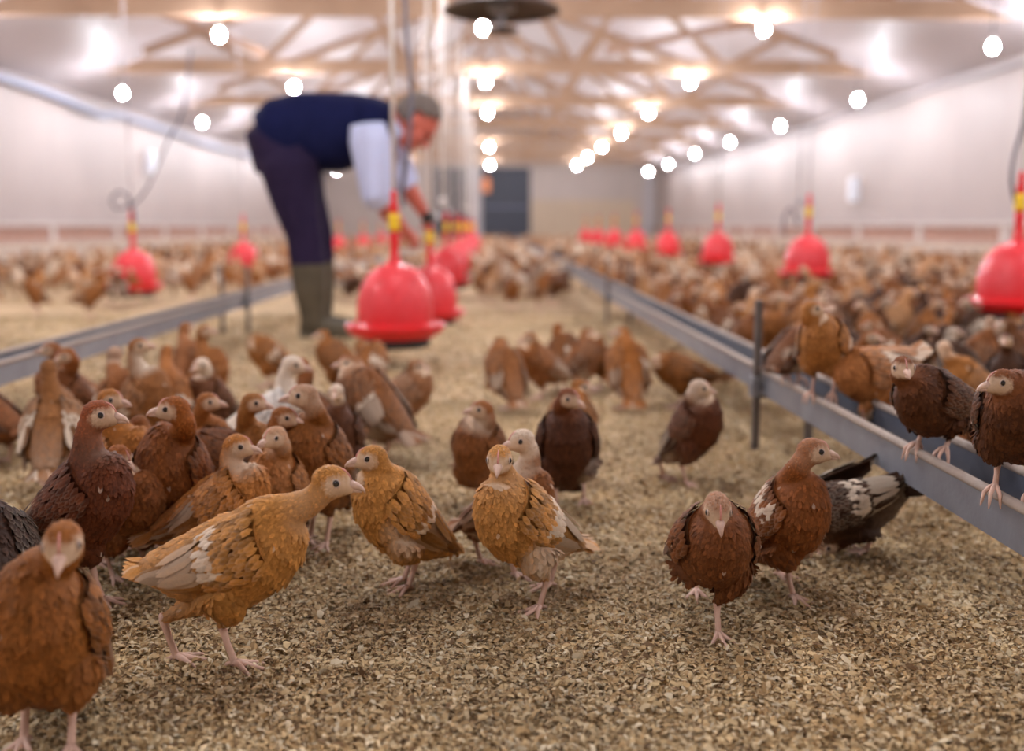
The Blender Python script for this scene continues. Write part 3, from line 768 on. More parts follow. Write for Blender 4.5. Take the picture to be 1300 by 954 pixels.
GING = (.52, .235, .055); ORG = (.36, .125, .032); BRN = (.27, .080, .024); CHE = (.16, .040, .014); DRK = (.085, .020, .010); TAN = (.52, .25, .08)
nbird = 0
def bird(label, gy, tor, head, yaw, pt, hy=None, hp=-4, s=1.0, tint=BRN, white=.25, feet=None, group=None, r=.06, z0=0.0, lod=0, depth=None, **kw):
    """gy ground row; tor, head picture points; yaw 0 = facing picture right, 90 = away, 180 = left, 270 = towards the camera"""
    global nbird
    nbird += 1
    G = on_ground(tor[0], gy, z0)
    Y = G.y if depth is None else depth
    C = at_depth(tor[0], tor[1], Y)
    per = kw.get('perch')
    yr = R(yaw); fw = Vector((math.cos(yr), math.sin(yr), 0))
    Hh = at_depth(head[0], head[1], Y+fw.y*r*s)
    if not per and z0 < .1:
        for _ in range(20):
            if C.z/s > .165: C.z -= .004
            elif (Hh-C).length/s < .134 and C.z/s > .122 and pt > 15: C.z -= .003
        if C.z/s < .112 and pt > 0: C.z = .112*s
    elif per: C.z = max(C.z, z0+.078*s)
    root = empty('pullet', (C.x, C.y, z0), yr)
    Mi = Matrix.Rotation(-yr, 3, 'Z'); O = Vector((C.x, C.y, z0))
    loc = lambda p: Mi @ (Vector(p)-O)
    if feet:
        fl = [on_ground(q[0], q[1], z0) for q in feet]
        fl = [loc(q) for q in fl]
        fl.sort(key=lambda q: -q.y)
    else:
        st = .014 if not kw.get('perch') else 0
        fl = [Vector((.008*s+st, .024*s, 0)), Vector((.008*s-st, -.024*s, 0))]
    h_ = R(yaw if hy is None else hy)-yr
    hd = (math.cos(h_)*math.cos(R(hp)), math.sin(h_)*math.cos(R(hp)), math.sin(R(hp)))
    Cl = loc(C); Hl = loc(Hh)
    build_bird(root, Cl, R(pt), Hl, hd, fl, s, tint, white, lod=lod, seed=nbird, **kw)
    tag(root, label, 'chicken', group or 'brown pullets on the litter')
    return root
fg = 'front'
# --- the in-focus group, left to right and middle
bird('ginger pullet with white wing patch stretching its neck to the right, in the front row', 848, (290, 707), (421, 612), -8, 20, -6, -8, 1.12, GING, .40, [(226, 842), (300, 850)], throat=.2, patch=.32, tail=.045, r=.08)
bird('plump ginger pullet facing left, standing to the right of the stretching one', 752, (512, 655), (472, 582), 212, 48, 196, -6, 1.05, GING, .20, [(517, 752), (512, 742)], tail=.04, patch=.38)
bird('ginger pullet staring at the camera with grey-white wing feathers, in the middle front', 772, (668, 665), (634, 584), 222, 36, 264, -14, 1.08, (.54, .25, .065), .38, [(684, 778), (697, 748)], throat=.1, patch=.30, tail=.06)
bird('white-headed brown pullet standing directly behind the staring ginger one', 728, (645, 648), (662, 560), -38, 36, 205, -8, 1.0, BRN, .30, [(612, 718), (655, 735)], palehead=.9, throat=.6)
bird('brown pullet with pale throat looking left, behind the white-headed bird', 652, (612, 570), (612, 521), 236, 62, 190, 0, .98, BRN, .12, throat=.85)
bird('dark chestnut pullet standing upright facing the camera, in the middle', 650, (720, 570), (722, 506), 268, 66, 318, -14, 1.06, (.12, .030, .012), .06, [(706, 652), (741, 640)])
bird('orange-brown pullet half hidden behind the upright dark chestnut one', 612, (722, 540), (737, 492), 60, 50, 0, -6, 1.0, ORG, .35)
bird('dark brown pullet with pale bald-looking head looking right, alone right of the middle', 615, (878, 545), (888, 493), -48, 56, -10, -10, 1.0, (.16, .036, .012), .35, [(843, 610), (872, 618)], palehead=.75, throat=.2)
bird('chestnut pullet bowing its head towards the camera, front right', 800, (905, 682), (911, 646), 268, 30, 268, -38, 1.02, (.22, .058, .018), .12, [(884, 756), (912, 812)], r=.10, palehead=.3)
bird('rusty pullet with white back stepping out and looking right, front right', 762, (996, 622), (1032, 573), -62, 50, -8, -8, 1.02, (.27, .07, .018), .42, [(1008, 764), (990, 735)], palehead=.15, patch=.1)
bird('dark pullet with lifted pale wing tips pecking behind the rusty one', 705, (1078, 645), (1052, 690), 186, -8, 190, -50, 1.02, (.075, .024, .012), .55, [(1096, 705), (1078, 698)], patch=.25, wlift=.05, tail=.07)
# --- left flock in the foreground
bird('pullet with white-spotted breast cut off by the lower edge, at the left corner', 950, (55, 815), (80, 690), 282, 62, 284, -22, 1.12, (.30, .09, .02), .18, r=.06)
bird('very dark pullet at the left edge, behind the corner bird', 838, (-12, 712), (-30, 640), 120, 40, 120, 0, 1.05, (.06, .02, .012), .3)
bird('tall dark chestnut pullet with long upright neck looking right, at left', 778, (94, 640), (126, 527), -12, 42, -4, -6, 1.12, (.17, .035, .012), .16, [(132, 768), (122, 720)], throat=.1, tail=.055, r=.055)
bird('small pale-faced pullet peering from behind the tall chestnut one', 735, (158, 628), (152, 580), -30, 40, -28, -25, .95, (.26, .07, .02), .15)
bird('reddish pullet with upright breast looking left, beside the tall chestnut one', 722, (222, 605), (221, 520), 256, 66, 186, -4, 1.10, (.25, .062, .014), .10)
bird('ginger pullet with white throat looking right, behind the stretching bird', 742, (272, 625), (302, 567), 4, 32, -4, -8, 1.02, (.45, .17, .035), .30, throat=.6, tail=.06)
bird('pale-cheeked tan pullet looking at the camera, amid the left flock', 712, (350, 612), (349, 556), 262, 62, 232, -8, .98, (.42, .17, .05), .28, palehead=.3)
bird('brown pullet looking right with short neck, above the pale-cheeked one', 690, (366, 578), (361, 530), 300, 55, -6, -14, 1.0, (.30, .09, .025), .30)
bird('brown pullet looking left with upright breast, in the thick of the left flock', 690, (404, 562), (386, 503), 246, 60, 190, -4, 1.10, (.27, .08, .02), .14, palehead=.35)
bird('brown pullet looking right, behind the pale-cheeked tan one', 672, (312, 555), (322, 512), 320, 52, -4, -8, 1.0, (.34, .12, .03), .15)
bird('reddish-brown pullet looking right behind the left-looking red one', 655, (262, 555), (264, 511), 310, 55, -2, -4, .98, (.33, .10, .025), .15)
bird('rusty pullet with its head low, in the gap of the left flock', 680, (290, 545), (262, 575), 190, 10, 200, -35, .95, (.22, .055, .015), .1)
bird('ginger pullet head showing behind the tall chestnut neck', 700, (148, 560), (140, 508), -20, 50, -8, -8, 1.0, (.40, .14, .03), .2)
bird('brown and white winged pullet between the tall and the reddish ones', 700, (188, 572), (176, 540), 140, 20, 150, -20, .95, (.25, .08, .03), .5)
bird('orange pullet with white rump seen from behind, at far left', 622, (66, 530), (62, 468), 100, 50, 110, 0, 1.08, (.32, .12, .04), .88, r=.03, throat=0, patch=.3)
bird('brown pullet beside the left trough looking left', 565, (95, 478), (66, 445), 205, 30, 190, 0, 1.1, (.30, .10, .04), .25)
bird('rusty pullet beside the trough with its neck drawn in', 572, (88, 470), (84, 452), 250, 45, 220, -20, 1.0, (.24, .065, .02), .2)
bird('pullet with white-edged neck facing away, among the rear of the left flock', 590, (150, 500), (146, 450), 80, 60, 80, 5, 1.05, (.34, .11, .035), .35, palehead=.4)
bird('white-throated pullet stretching its neck to the right, rear of the left flock', 590, (176, 500), (176, 440), -10, 55, 0, 5, 1.08, (.33, .12, .04), .5, throat=.9)
bird('orange pullet seen from behind, rear of the left flock', 580, (212, 488), (212, 448), 96, 55, 96, -10, 1.02, (.42, .15, .04), .2)
bird('slim pullet with raised head, left of a pair behind the left flock', 530, (236, 455), (236, 417), 80, 60, 60, 5, 1.02, (.36, .13, .05), .3)
bird('slim pullet looking right, right of a pair behind the left flock', 535, (258, 460), (260, 422), 20, 60, 0, 5, 1.02, (.34, .11, .03), .2)
bird('white-headed dark pullet behind the left flock', 570, (268, 492), (256, 464), 250, 40, 240, -10, 1.0, (.18, .05, .02), .1, palehead=1.0)
bird('white pullet leaning forward, behind the left flock', 615, (338, 495), (372, 464), 10, 28, 0, -10, 1.12, (.80, .74, .68), .95, palehead=.6)
bird('brown pullet with its head beside the white one', 600, (398, 490), (380, 465), 170, 30, 190, -20, 1.02, (.24, .07, .025), .15)
bird('dark pullet with a white face towards the camera, middle of the left flock', 622, (430, 528), (427, 498), 268, 60, 268, -10, .92, (.15, .04, .016), .12, palehead=.9)
bird('large brown pullet with pale wing streaks looking back left', 588, (474, 510), (446, 462), 148, 40, 186, -2, 1.22, (.26, .075, .02), .40, [(486, 590), (470, 580)], tail=.07, throat=.5, patch=.42)
bird('orange pullet standing alone near the left trough stand looking left', 492, (345, 462), (330, 438), 190, 40, 186, -5, 1.02, ORG, .12)
bird('brown pullet looking left in front of the man boots', 505, (432, 455), (410, 426), 168, 38, 186, -4, 1.02, (.28, .085, .02), .2)
bird('rusty pullet behind the large brown one in front of the boots', 515, (468, 462), (460, 438), 60, 50, 30, -10, 1.0, (.34, .11, .03), .3)
bird('white-bodied pullet with brown neck looking right, behind the flock', 562, (508, 498), (528, 466), 6, 34, 0, -4, 1.02, (.34, .14, .06), .85, throat=0)
# --- middle rear
bird('brown and dark winged pullet turning away, rear middle', 525, (642, 472), (634, 436), 120, 58, 150, -20, 1.05, (.33, .11, .035), .40, [(643, 522), (650, 518)])
mg = 'brown pullets in the loose rear middle bunch'
bird('blurred brown pullet at the left of the rear middle bunch', 508, (688, 462), (672, 430), 200, 35, 200, -10, 1.08, (.32, .10, .03), .35)
bird('blurred dark-winged pullet at the centre of the rear middle bunch', 500, (712, 448), (708, 418), 60, 40, 60, -10, 1.05, (.24, .07, .02), .3)
bird('blurred pullet with white shoulder in the rear middle bunch', 502, (738, 448), (746, 424), 20, 40, 0, -10, 1.05, (.27, .08, .025), .45)
bird('blurred brown pullet low beside the orange-backed one', 496, (764, 455), (748, 436), 200, 20, 190, -25, 1.0, (.25, .075, .02), .15)
bird('orange-backed pullet seen from behind, rear middle', 522, (797, 468), (790, 424), 100, 62, 160, 0, 1.12, (.38, .12, .025), .35, [(790, 522), (806, 520)])
bird('brown pullet with dark tail facing left, beside the right trough', 518, (868, 474), (842, 455), 176, 18, 184, -8, 1.05, (.28, .085, .02), .10, tail=.075)
bird('blurred reddish pullet cut off by the left edge below the trough', 590, (-6, 548), (-30, 530), 150, 20, 160, 0, 1.0, (.26, .07, .02), .1)
# --- perching on and feeding in the right trough
pg = 'pullets on the right trough'
def rimp(px, X=.70):   # depth where the ray's column meets the trough line
    return at_x(px, 500, X).y
bird('tan pullet perching on the trough rim looking right, beside the post', 0, (1047, 440), (1031, 393), 236, 42, -8, -2, .92, (.45, .18, .045), .40, patch=.25, group=pg, z0=.212, perch=True, depth=rimp(1043), feet=None)
bird('dark brown pullet on the rim half hidden by the post and the tan bird', 0, (1004, 458), (1018, 425), 40, 30, 30, -20, .85, (.20, .055, .02), .2, group=pg, z0=.212, perch=True, depth=rimp(1004))
bird('ginger pullet with white back bending down into the trough', 0, (1112, 470), (1102, 520), 205, -6, 220, -55, 1.08, (.44, .17, .05), .80, patch=.3, group=pg, z0=.150, depth=rimp(1118, .82))
bird('large dark chestnut pullet perched on the rim facing the camera', 0, (1188, 510), (1146, 468), 218, 18, 264, -8, .98, (.13, .034, .012), .25, group=pg, z0=.212, perch=True, depth=rimp(1180), palehead=0, r=.095)
bird('dark pullet on the rim looking left, cut by the right edge', 0, (1292, 535), (1272, 486), 236, 45, 188, -8, .92, (.13, .034, .012), .15, group=pg, z0=.212, perch=True, depth=rimp(1290))
bird('brown pullet feeding low behind the trough, its back showing under the perched birds', 0, (1246, 566), (1215, 585), 190, 0, 200, -40, 1.0, (.26, .08, .03), .3, group=pg, z0=.0, depth=rimp(1246, .95))

# ------------------------------------------------------------------ the flock behind: single birds first, nearest ones, then the rest as one mass
def proto_bird(k, lod):
    root = empty('pullet', (0, -3-k*.5, 0))
    P = [  # torso z, pitch, head (x, z, y), head yaw, head pitch
        (.150, 42, (.075, .262, 0), 0, -5), (.150, 50, (.062, .272, .01), 60, -5), (.142, 24, (.110, .236, 0), -40, -8),
        (.140, 8, (.135, .120, .0), 0, -45), (.148, 36, (.08, .25, -.01), -90, 0), (.146, 30, (.10, .235, .01), 30, -10)][k % 6]
    z, pt, (hx_, hz_, hy_), ya, hp = P
    hd = (math.cos(R(ya))*math.cos(R(hp)), math.sin(R(ya))*math.cos(R(hp)), math.sin(R(hp)))
    build_bird(root, (0, 0, z), R(pt), (hx_, hy_, hz_), hd, [(.022, .024, 0), (-.006, -.024, 0)], 1.0, BRN, [.2, .45, .15, .35, .6, .25][k % 6], lod=lod, seed=100+k+lod*10, palehead=[0, .3, 0, 0, .5, .1][k % 6])
    return root
near_p = [proto_bird(k, 1) for k in range(6)]
def joined(root):
    """one mesh holding a whole bird, for birds too small to show parts"""
    vs, fs, ms, mk = [], [], [], []; n = 0; mats = []; 
    for o in root.children_recursive:
        me = o.data; V = np.empty(len(me.vertices)*3, np.float32); me.vertices.foreach_get('co', V); V = V.reshape(-1, 3)
        if 'mark' in me.attributes:
            q = np.empty(len(V)*4, np.float32); me.attributes['mark'].data.foreach_get('color', q); q = q.reshape(-1, 4)
        else: q = np.tile(np.array([0, .5, 0, 1.]), (len(V), 1))
        off = len(mats); mats += list(me.materials)
        fs += [[i+n for i in p.vertices] for p in me.polygons]; ms += [p.material_index+off for p in me.polygons]
        vs.append(V); mk.append(q); n += len(V)
    um = []; mp = []
    for m in mats:
        if m not in um: um.append(m)
        mp.append(um.index(m))
    b = MB(); b.v = vs; b.f = fs; b.m = [mp[i] for i in ms]; b.n = n
    return b.mesh('pullet', um, True, np.concatenate(mk))
far_roots = [proto_bird(k, 2) for k in range(6)]
far_m = [joined(r_) for r_ in far_roots]
for r_ in far_roots:
    for o in list(r_.children_recursive): bpy.data.objects.remove(o)
    bpy.data.objects.remove(r_)
# places: dart throwing on a grid of minimum spacing
pts = []; cell = {}
def ok(x, y, dmin):
    i, j = int(x/.25), int(y/.25)
    for a in (-1, 0, 1):
        for c in (-1, 0, 1):
            for (u, v) in cell.get((i+a, j+c), ()):
                if (u-x)**2+(v-y)**2 < dmin*dmin: return False
    return True
def put(x, y): pts.append((x, y)); cell.setdefault((int(x/.25), int(y/.25)), []).append((x, y))
fgpos = [(o.location.x, o.location.y) for o in sc.objects if o.name.startswith('pullet') and o.get('category') == 'chicken']
for x, y in fgpos: cell.setdefault((int(x/.25), int(y/.25)), []).append((x, y))
dr = [(first.x, 4.0+2*k) for k in range(9)]+[(-2.6, 7.25+3.2*k) for k in range(7)]+[(2.17, 4.15+2.8*k) for k in range(8)]
for x, y in dr: pass
rs = random.Random(5)
def zone(n, xr, yr, dmin, keep=lambda x, y: True):
    for _ in range(n):
        x = rs.uniform(*xr); y = rs.uniform(*yr)**1.0
        if x*F/y+VPX > 1330 or x*F/y+VPX < -40: continue
        if keep(x, y) and ok(x, y, dmin): put(x, y)
zone(2600, (.93, 3.4), (2.5, 7), .155, lambda x, y: not (x < 1.15 and rs.random() < .5))
zone(1600, (.93, 6.0), (7, 11), .19)
zone(2600, (.93, 6.0), (11, 22), .28)
zone(1800, (.93, 6.0), (22, 37), .36)
# left of the left trough
zone(900, (-6.1, -1.6), (7.6, 11), .20, lambda x, y: not (x > -1.9 and y < 9) and (y > 8.4 or rs.random() < .45) and not (x > -2.6 and y < 8.6 and rs.random() < .5))
zone(26, (-3.6, -2.5), (6.0, 7.4), .3)
zone(2200, (-6.1, -1.6), (11, 22), .28)
zone(1500, (-6.1, -1.6), (22, 37), .36)
# the aisle
zone(40, (-.05, .62), (6.7, 7.6), .2)
zone(120, (-.15, .58), (7.6, 9.5), .18)
zone(500, (-.2, .60), (9.5, 16), .19)
zone(60, (-1.2, -.55), (7.3, 9.5), .19)
zone(300, (-1.2, -.5), (9.5, 16), .24)
zone(900, (-1.2, .60), (16, 37), .32)
pts = [p for p in pts if abs(p[0]-.688) > .17 or p[0] > .93 or p[0] < .56]
pts.sort(key=lambda p: p[1])
tints = [(.25, .07, .020), (.31, .10, .028), (.40, .15, .035), (.16, .045, .015), (.22, .06, .02), (.34, .12, .04), (.09, .028, .014), (.45, .22, .09)]
NIND = 300-nbird
print('FLOCK', len(pts), 'individuals', NIND)
zl = {('R', 0): 'brown pullet crowded shoulder to shoulder close behind the right trough', ('R', 1): 'small blurred pullet of the dense flock between right trough and right wall',
      ('L', 0): 'blurred pullet of the flock beyond the left trough', ('L', 1): 'blurred pullet of the flock beyond the left trough',
      ('C', 0): 'blurred pullet of the bunch in the aisle beyond the drinkers', ('C', 1): 'blurred pullet of the bunch in the aisle beyond the drinkers'}
zg = {'R': 'pullets crowded beyond the right trough', 'L': 'pullets beyond the left trough', 'C': 'pullets far down the aisle'}
used = set()
for i, (x, y) in enumerate(pts[:NIND]):
    k = rs.choice([0, 0, 1, 1, 2, 2, 3, 4, 4, 5]); near = y < 4.6
    if near:
        o = near_p[k] if k not in used else copy_tree(near_p[k]); used.add(k)
    else:
        o = bpy.data.objects.new('pullet', far_m[k]); col.objects.link(o)
    o.location = (x, y, 0); o.rotation_euler = (0, 0, rs.uniform(0, 2*math.pi)); q = rs.uniform(.92, 1.12); o.scale = (q, q, q)
    c = rs.choice(tints)
    for ob in [o]+list(o.children_recursive): ob.color = (*warm(c), 1)
    z = 'R' if x > .7 else ('L' if x < -1.3 else 'C')
    tag(o, zl[(z, 0 if y < 4.6 or z != 'R' else 1)], 'chicken', zg[z]+(' near' if z == 'R' and y < 4.6 else ''))
for k in range(6):
    if k not in used:
        for o in list(near_p[k].children_recursive): bpy.data.objects.remove(o)
        bpy.data.objects.remove(near_p[k])
# the remaining far birds as one mass
def simple_bird(k):
    """low detail bird: torso, neck, head, legs"""
    z, pt, hx_, hz_ = [(.15, 42, .075, .26), (.14, 15, .12, .21), (.14, 5, .13, .12), (.15, 55, .05, .27)][k]
    b = MB(); p = R(pt); a = np.array((math.cos(p), 0, math.sin(p))); u = np.array((-math.sin(p), 0, math.cos(p))); C = np.array((0, 0, z))
    P = [C-a*.15+u*.05]+[C+a*t+u*o for t, o in zip(TS[::2], TO[::2])]
    b.tube(P, [.004]+list(TL[::2]), 8, rad2=[.01]+list(TV[::2]), side=np.array((0, 1., 0)))
    Hc = np.array((hx_, 0, hz_)); N0 = C+a*.05+u*.02
    b.tube(bez(N0, N0+a*.04+u*.03, Hc-np.array((.01, 0, .05)), Hc, 5), [.038, .032, .026, .021, .018], 7)
    nb = b.n
    b.tube([Hc-np.array((.022, 0, 0)), Hc, Hc+np.array((.02, 0, 0)), Hc+np.array((.038, 0, -.005))], [.010, .02, .014, .001], 7)
    nh = b.n
    for s_ in (-1, 1): b.tube([(0, s_*.024, .10), (-.012, s_*.024, .06), (.004, s_*.024, .0)], [.016, .005, .004], 5)
    V = np.concatenate(b.v); mk = np.tile(np.array([0, .5, 0, 1.]), (len(V), 1)); mk[nb:nh, 2] = .5; mk[nh:, 2] = .4
    return V, b.f, mk
SB = [simple_bird(k) for k in range(4)]
b = MB(); MK = []; TI = []
for x, y in pts[NIND:]:
    k = rs.choice([0, 0, 1, 1, 2, 3]); V, fs, mk = SB[k]; q = rs.uniform(.92, 1.15); an = rs.uniform(0, 6.28)
    W = V.copy()*q; c_, s_ = math.cos(an), math.sin(an)
    W = np.stack([W[:, 0]*c_-W[:, 1]*s_+x, W[:, 0]*s_+W[:, 1]*c_+y, W[:, 2]], 1)
    b.add(W, fs); m2 = mk.copy(); m2[:, 0] = rs.choice([0, 0, .1, .3, .8])*(m2[:, 2] < .3); MK.append(m2); TI.append(np.tile(np.array([*warm(rs.choice(tints)), 1]), (len(V), 1)))
if MK:
    me = b.mesh('flock', M['flockplumage'], True, np.concatenate(MK))
    at = me.attributes.new('tint', 'FLOAT_COLOR', 'POINT'); at.data.foreach_set('color', np.concatenate(TI).astype(np.float32).ravel())
    o = bpy.data.objects.new('flock_of_pullets', me); col.objects.link(o)
    tag(o, 'distant mass of brown pullets filling the far floor of the shed', 'flock', kind='stuff')
    print('FLOCK mass', len(MK), len(me.vertices))

# ------------------------------------------------------------------ the bending man
YM = 5.25
def mp(px, py, dy=0.0): return at_depth(px, py, YM+dy)
O = on_ground(400, 427); YM = O.y
man = tag(empty('person', (O.x, O.y, 0)), 'person in navy vest, pale blue shirt and olive boots bending over a red drinker', 'person')
OL = Vector((O.x, O.y, 0))
def L(px, py, dy=0.0): return np.array(tuple(mp(px, py, dy)-OL))
pxm = F/YM*1.0
def rad(px): return px/pxm
# joints (picture points, depth offset; + is away)
hipN, hipF = L(368, 212, -.09), L(372, 212, .09)
kneeN, kneeF = L(387, 300, -.09), L(400, 298, .12)
ankN, ankF = L(397, 405, -.09), L(407, 400, .12)
shN, shF = L(468, 166, -.19), L(482, 168, .17)
elN, elF = L(478, 250, -.20), L(514, 232, .20)
wrN, wrF = L(522, 304, .10), L(543, 278, .24)
neck0, headc = L(490, 150), L(528, 156)
b = MB()
b.tube([L(366, 216), L(352, 186), L(380, 168), L(425, 165), L(465, 160), L(490, 152)], [rad(24), rad(40), rad(42), rad(40), rad(36), rad(20)], 24, rad2=[.14, .17, .16, .16, .19, .10], side=np.array((0, 0, 1.)))
b.tube([L(480, 150), L(498, 152), L(516, 155)], [rad(17), rad(15), rad(15)], 16)
for sh, el, wr in ((shN, elN, wrN), (shF, elF, wrF)):
    b.tube([sh, (sh+el)/2, el, (el*2+wr)/3, (el+wr*2)/3, wr], [.065, .055, .045, .046, .036, .028], 16)
for hp_, kn, an in ((hipN, kneeN, ankN), (hipF, kneeF, ankF)):
    b.tube([hp_, (hp_+kn)/2, kn, (kn*2+an)/3, an], [.10, .085, .062, .06, .042], 18)
    ft = an.copy(); ft[2] = .04; b.tube([ft+np.array((-.05, 0, 0)), ft+np.array((.05, 0, 0)), ft+np.array((.16, 0, -.01))], [.035, .04, .03], 12)
# head: skull, jaw, nose, ears, brow; face looks down to the right
hdir = unit(np.array((.62, .05, -.78))); hleft = unit(np.cross((0, 0, 1.), hdir)); hup = unit(np.cross(hdir, hleft)); hdir, hleft, hup = hdir*1.13, hleft*1.13, hup*1.13
b.ellipsoid(headc-hdir*.005+hup*.012, [hdir, hleft, hup], (.096, .076, .105), 24, 16)
b.ellipsoid(headc+hdir*.030-hup*.062, [hdir, hleft, hup], (.058, .055, .060), 20, 12)
b.ellipsoid(headc+hdir*.062-hup*.095, [hdir, hleft, hup], (.024, .026, .022), 16, 10)
b.tube([headc+hdir*.088+hup*.010, headc+hdir*.105-hup*.018, headc+hdir*.112-hup*.034, headc+hdir*.090-hup*.044], [.009, .013, .017, .010], 10)
b.ellipsoid(headc+hdir*.082+hup*.022, [hdir, hleft, hup], (.014, .050, .010), 14, 8)
for z_ in (-.070, -.080): b.ellipsoid(headc+hdir*.082+hup*z_, [hdir, hleft, hup], (.012, .026, .006), 14, 8)
for s_ in (-1, 1):
    b.ellipsoid(headc+hleft*s_*.078-hup*.010-hdir*.008, [hdir, hleft, hup], (.018, .008, .032), 12, 8)
    b.ellipsoid(headc+hleft*s_*.045+hdir*.055-hup*.032, [hdir, hleft, hup], (.028, .024, .024), 12, 8)
def hand(wr, d, palm, side, curl=.9):
    """wr wrist, d along the hand, palm = palm normal, side = thumb side"""
    d = unit(d); side = unit(side); palm = unit(np.cross(d, side))*np.sign(np.dot(np.cross(d, side), palm)+1e-9)
    pc = wr+d*.045
    b.ellipsoid(pc, [d, side, palm], (.055, .042, .018), 16, 10)
    for i, (o_, L_) in enumerate(((.030, .070), (.010, .080), (-.010, .074), (-.029, .058))):
        p0 = wr+d*.075+side*o_; c1 = R(18+22*curl); c2 = R(40+45*curl); c3 = R(55+70*curl)
        q = [p0-d*.02, p0]
        for c_, l_ in ((c1, .42), (c2, .32), (c3, .26)): q.append(q[-1]+(d*math.cos(c_)+palm*math.sin(c_))*L_*l_)
        b.tube(q, [.0105, .0105, .0098, .0088, .0070], 10)
    t0 = wr+d*.022+side*.030
    b.tube([t0, t0+side*.024+d*.020+palm*.010, t0+side*.030+d*.044+palm*.026, t0+side*.022+d*.060+palm*.040], [.014, .0125, .0110, .0085], 10)
dN = unit(L(552, 318, .42)-wrN); dF = unit(L(552, 300, .50)-wrF)
hand(wrN, dN, np.array((0, .9, -.3)), np.array((0, .2, 1.)), .7)
hand(wrF, dF, np.array((0, .2, -1.)), np.array((0, -1., .1)), .8)
body = b.build('body', M['skin'], man)
remesh(body, .0058, 3, .5)
# clothing
def cloth(name, m, fn, voxel=.009):
    global b
    b = MB(); fn(); o = b.build(name, m, man); remesh(o, voxel, 4, .5); return o
def f_tr():
    b.tube([L(372, 216), L(358, 200), L(350, 180), L(366, 160)], [rad(22), rad(38), rad(38), rad(30)], 24, rad2=[.15, .195, .19, .16], side=np.array((1., 0, 0)))
    for hp_, kn, an, k in ((hipN, kneeN, ankN, 0), (hipF, kneeF, ankF, 1)):
        lo = (kn*.62+an*.38)
        b.tube([hp_+np.array((-.03, 0, .06)), hp_, (hp_+kn)/2+np.array((-.008, 0, 0)), kn, lo+np.array((0, 0, .02)), lo], [.135, .150, .122, .094, .092, .086], 22)
cloth('trousers', M['trouser'], f_tr)
def f_vest():
    b.tube([L(342, 178), L(352, 172), L(385, 168), L(430, 168), L(462, 160), L(488, 150), L(500, 148)], [rad(36), rad(45), rad(49), rad(49), rad(42), rad(27), rad(18)], 28, rad2=[.175, .195, .19, .20, .215, .16, .09], side=np.array((0, 0, 1.)))
cloth('vest', M['vest'], f_vest)
for nm, sh, el, wr in (('shirt_sleeve', shN, elN, wrN), ('shirt_sleeve', shF, elF, wrF)):
    def f_s(sh=sh, el=el, wr=wr):
        d_ = unit(el-sh); e2 = el+unit(wr-el)*.03
        b.tube([sh-d_*.03, sh+d_*.05, (sh+el)/2, el, e2], [.088, .102, .092, .076, .072], 20)
    cloth(nm, M['shirt'], f_s)
b = MB(); b.tube([L(486, 160), L(500, 165), L(508, 160)], [rad(24), rad(21), rad(18)], 20, rad2=[.08, .075, .07], cap=False); b.build('shirt_collar', M['shirt'], man)
for an, kn in ((ankN, kneeN), (ankF, kneeF)):
    def f_b(an=an, kn=kn):
        top = kn*.68+an*.32; ft = an.copy()
        b.tube([top, (top+an)/2, an+np.array((0, 0, .03)), an*np.array((1, 1, 0))+np.array((0, 0, .055))], [.092, .086, .066, .060], 20)
        z0_ = np.array((ft[0], ft[1], 0))
        b.tube([z0_+np.array((-.065, 0, .045)), z0_+np.array((0, 0, .055)), z0_+np.array((.10, 0, .05)), z0_+np.array((.175, 0, .036)), z0_+np.array((.215, 0, .026))], [.030, .050, .046, .038, .016], 18, rad2=[.035, .045, .050, .048, .022], side=np.array((0, 0, 1.)))
        b.box(tuple(z0_+np.array((.07, 0, .012))), (.27, .088, .024))
    cloth('boot', M['boot'], f_b, .007)
b = MB()
b.ellipsoid(headc-hdir*.018+hup*.026, [hdir, hleft, hup], (.098, .086, .104), 26, 18)
V = np.concatenate(b.v); q = (V-headc); fwd = q @ hdir; up = q @ hup
keep = (up > .045+.9*np.clip(fwd-.02, 0, 1)*1.0) | (fwd < -.012)
keep &= up > -.06
fs = [f for f in b.f if all(keep[i] for i in f)]
b2 = MB(); b2.add(V, fs); ho = b2.build('hair', M['hair'], man)
so = ho.modifiers.new('t', 'SOLIDIFY'); so.thickness = .008; so.offset = 1
for s_ in (-1, 1):
    b = MB(); b.ellipsoid(headc+hleft*s_*.030+hdir*.080+hup*.004, [hdir, hleft, hup], (.010, .013, .009), 12, 8); b.build('eye', M['blackp'], man)
b = MB(); b.tube([wrF-dF*.030, wrF-dF*.008], [.034, .033], 18); b.ellipsoid(wrF-dF*.018+np.array((0, -.03, .012)), np.eye(3), (.02, .012, .02), 12, 8); b.build('watch', M['watch'], man)

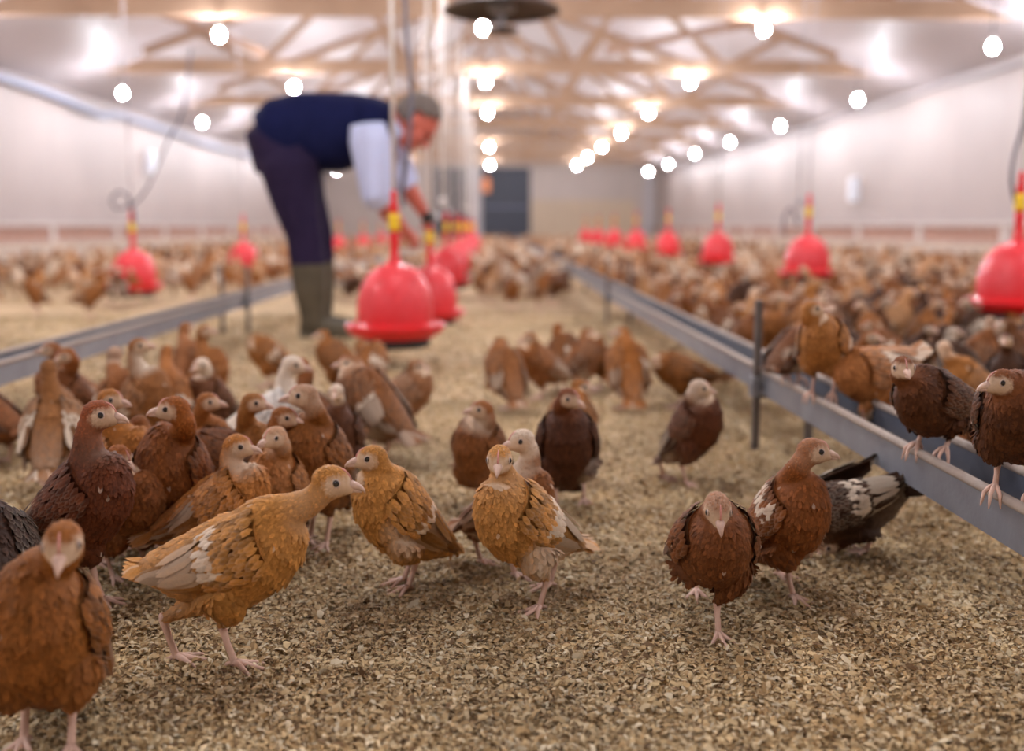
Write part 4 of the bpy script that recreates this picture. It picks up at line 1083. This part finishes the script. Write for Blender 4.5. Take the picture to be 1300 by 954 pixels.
# ------------------------------------------------------------------ wood shavings lying on the floor near the camera
def flakes(n, name, label, xr, yr, smin, smax, dens_pow=1.0):
    g = np.random.default_rng(3)
    y = yr[0]+(yr[1]-yr[0])*g.random(n)**dens_pow
    xw = y*.62+.15
    x = (g.random(n)*2-1)*xw+y*.018
    z = g.random(n)**2*.006+.0015
    L_ = g.uniform(smin, smax, n)*np.exp(g.normal(0, .25, n)); W_ = L_*g.uniform(.16, .6, n)
    an = g.uniform(0, 2*math.pi, n); ti = g.normal(0, .38, n); ro = g.normal(0, .5, n)
    D = np.stack([np.cos(an)*np.cos(ti), np.sin(an)*np.cos(ti), np.sin(ti)], 1)
    S = np.stack([-np.sin(an)*np.cos(ro), np.cos(an)*np.cos(ro), np.sin(ro)], 1); Nn = np.cross(D, S)
    P = np.stack([x, y, z], 1)
    T = np.array([(-.5, -.35, .0), (-.42, .45, .0), (0, -.5, .14), (.03, .5, .14), (.5, -.30, -.02), (.42, .42, -.02)])
    V = P[:, None]+T[None, :, 0, None]*(D*L_[:, None])[:, None]+T[None, :, 1, None]*(S*W_[:, None])[:, None]+T[None, :, 2, None]*(Nn*L_[:, None])[:, None]
    V[..., 2] = np.maximum(V[..., 2], .0008)
    patch = .5+.5*np.sin(x*5.1+1.3*np.sin(y*4))*np.sin(y*6.3+1.1*np.sin(x*5.7))
    base = np.array([[.74, .54, .28], [.82, .64, .38], [.62, .42, .20], [.48, .31, .14], [.88, .74, .50], [.22, .13, .06]])
    pi = g.choice(6, n, p=[.27, .24, .18, .12, .12, .07])
    c = base[pi]*g.uniform(.8, 1.15, (n, 1))*(.58+.34*patch[:, None]); C4 = np.concatenate([c.clip(0, 1), np.ones((n, 1))], 1)
    me = bpy.data.meshes.new(name)
    me.vertices.add(n*6); me.vertices.foreach_set('co', V.astype(np.float32).ravel())
    q = (np.arange(n)*6)[:, None]; F_ = np.concatenate([q+np.array([[0, 2, 3, 1]]), q+np.array([[2, 4, 5, 3]])], 1).reshape(-1)
    me.loops.add(len(F_)); me.loops.foreach_set('vertex_index', F_.astype(np.int32))
    me.polygons.add(n*2); me.polygons.foreach_set('loop_start', (np.arange(n*2)*4).astype(np.int32)); me.polygons.foreach_set('loop_total', np.full(n*2, 4, np.int32))
    me.update(calc_edges=True)
    a_ = me.attributes.new('tint', 'FLOAT_COLOR', 'POINT'); a_.data.foreach_set('color', np.repeat(C4, 6, 0).astype(np.float32).ravel())
    me.materials.append(M['flake'])
    o = bpy.data.objects.new(name, me); col.objects.link(o); tag(o, label, 'litter', kind='stuff'); return o
flakes(340000, 'wood_shavings', 'pale wood shavings strewn thickly over the floor of the aisle', None, (.62, 3.2), .0050, .0115, 1.3)
flakes(90000, 'wood_shavings', 'coarser pale wood shavings farther back on the floor', None, (3.1, 6.5), .011, .020)
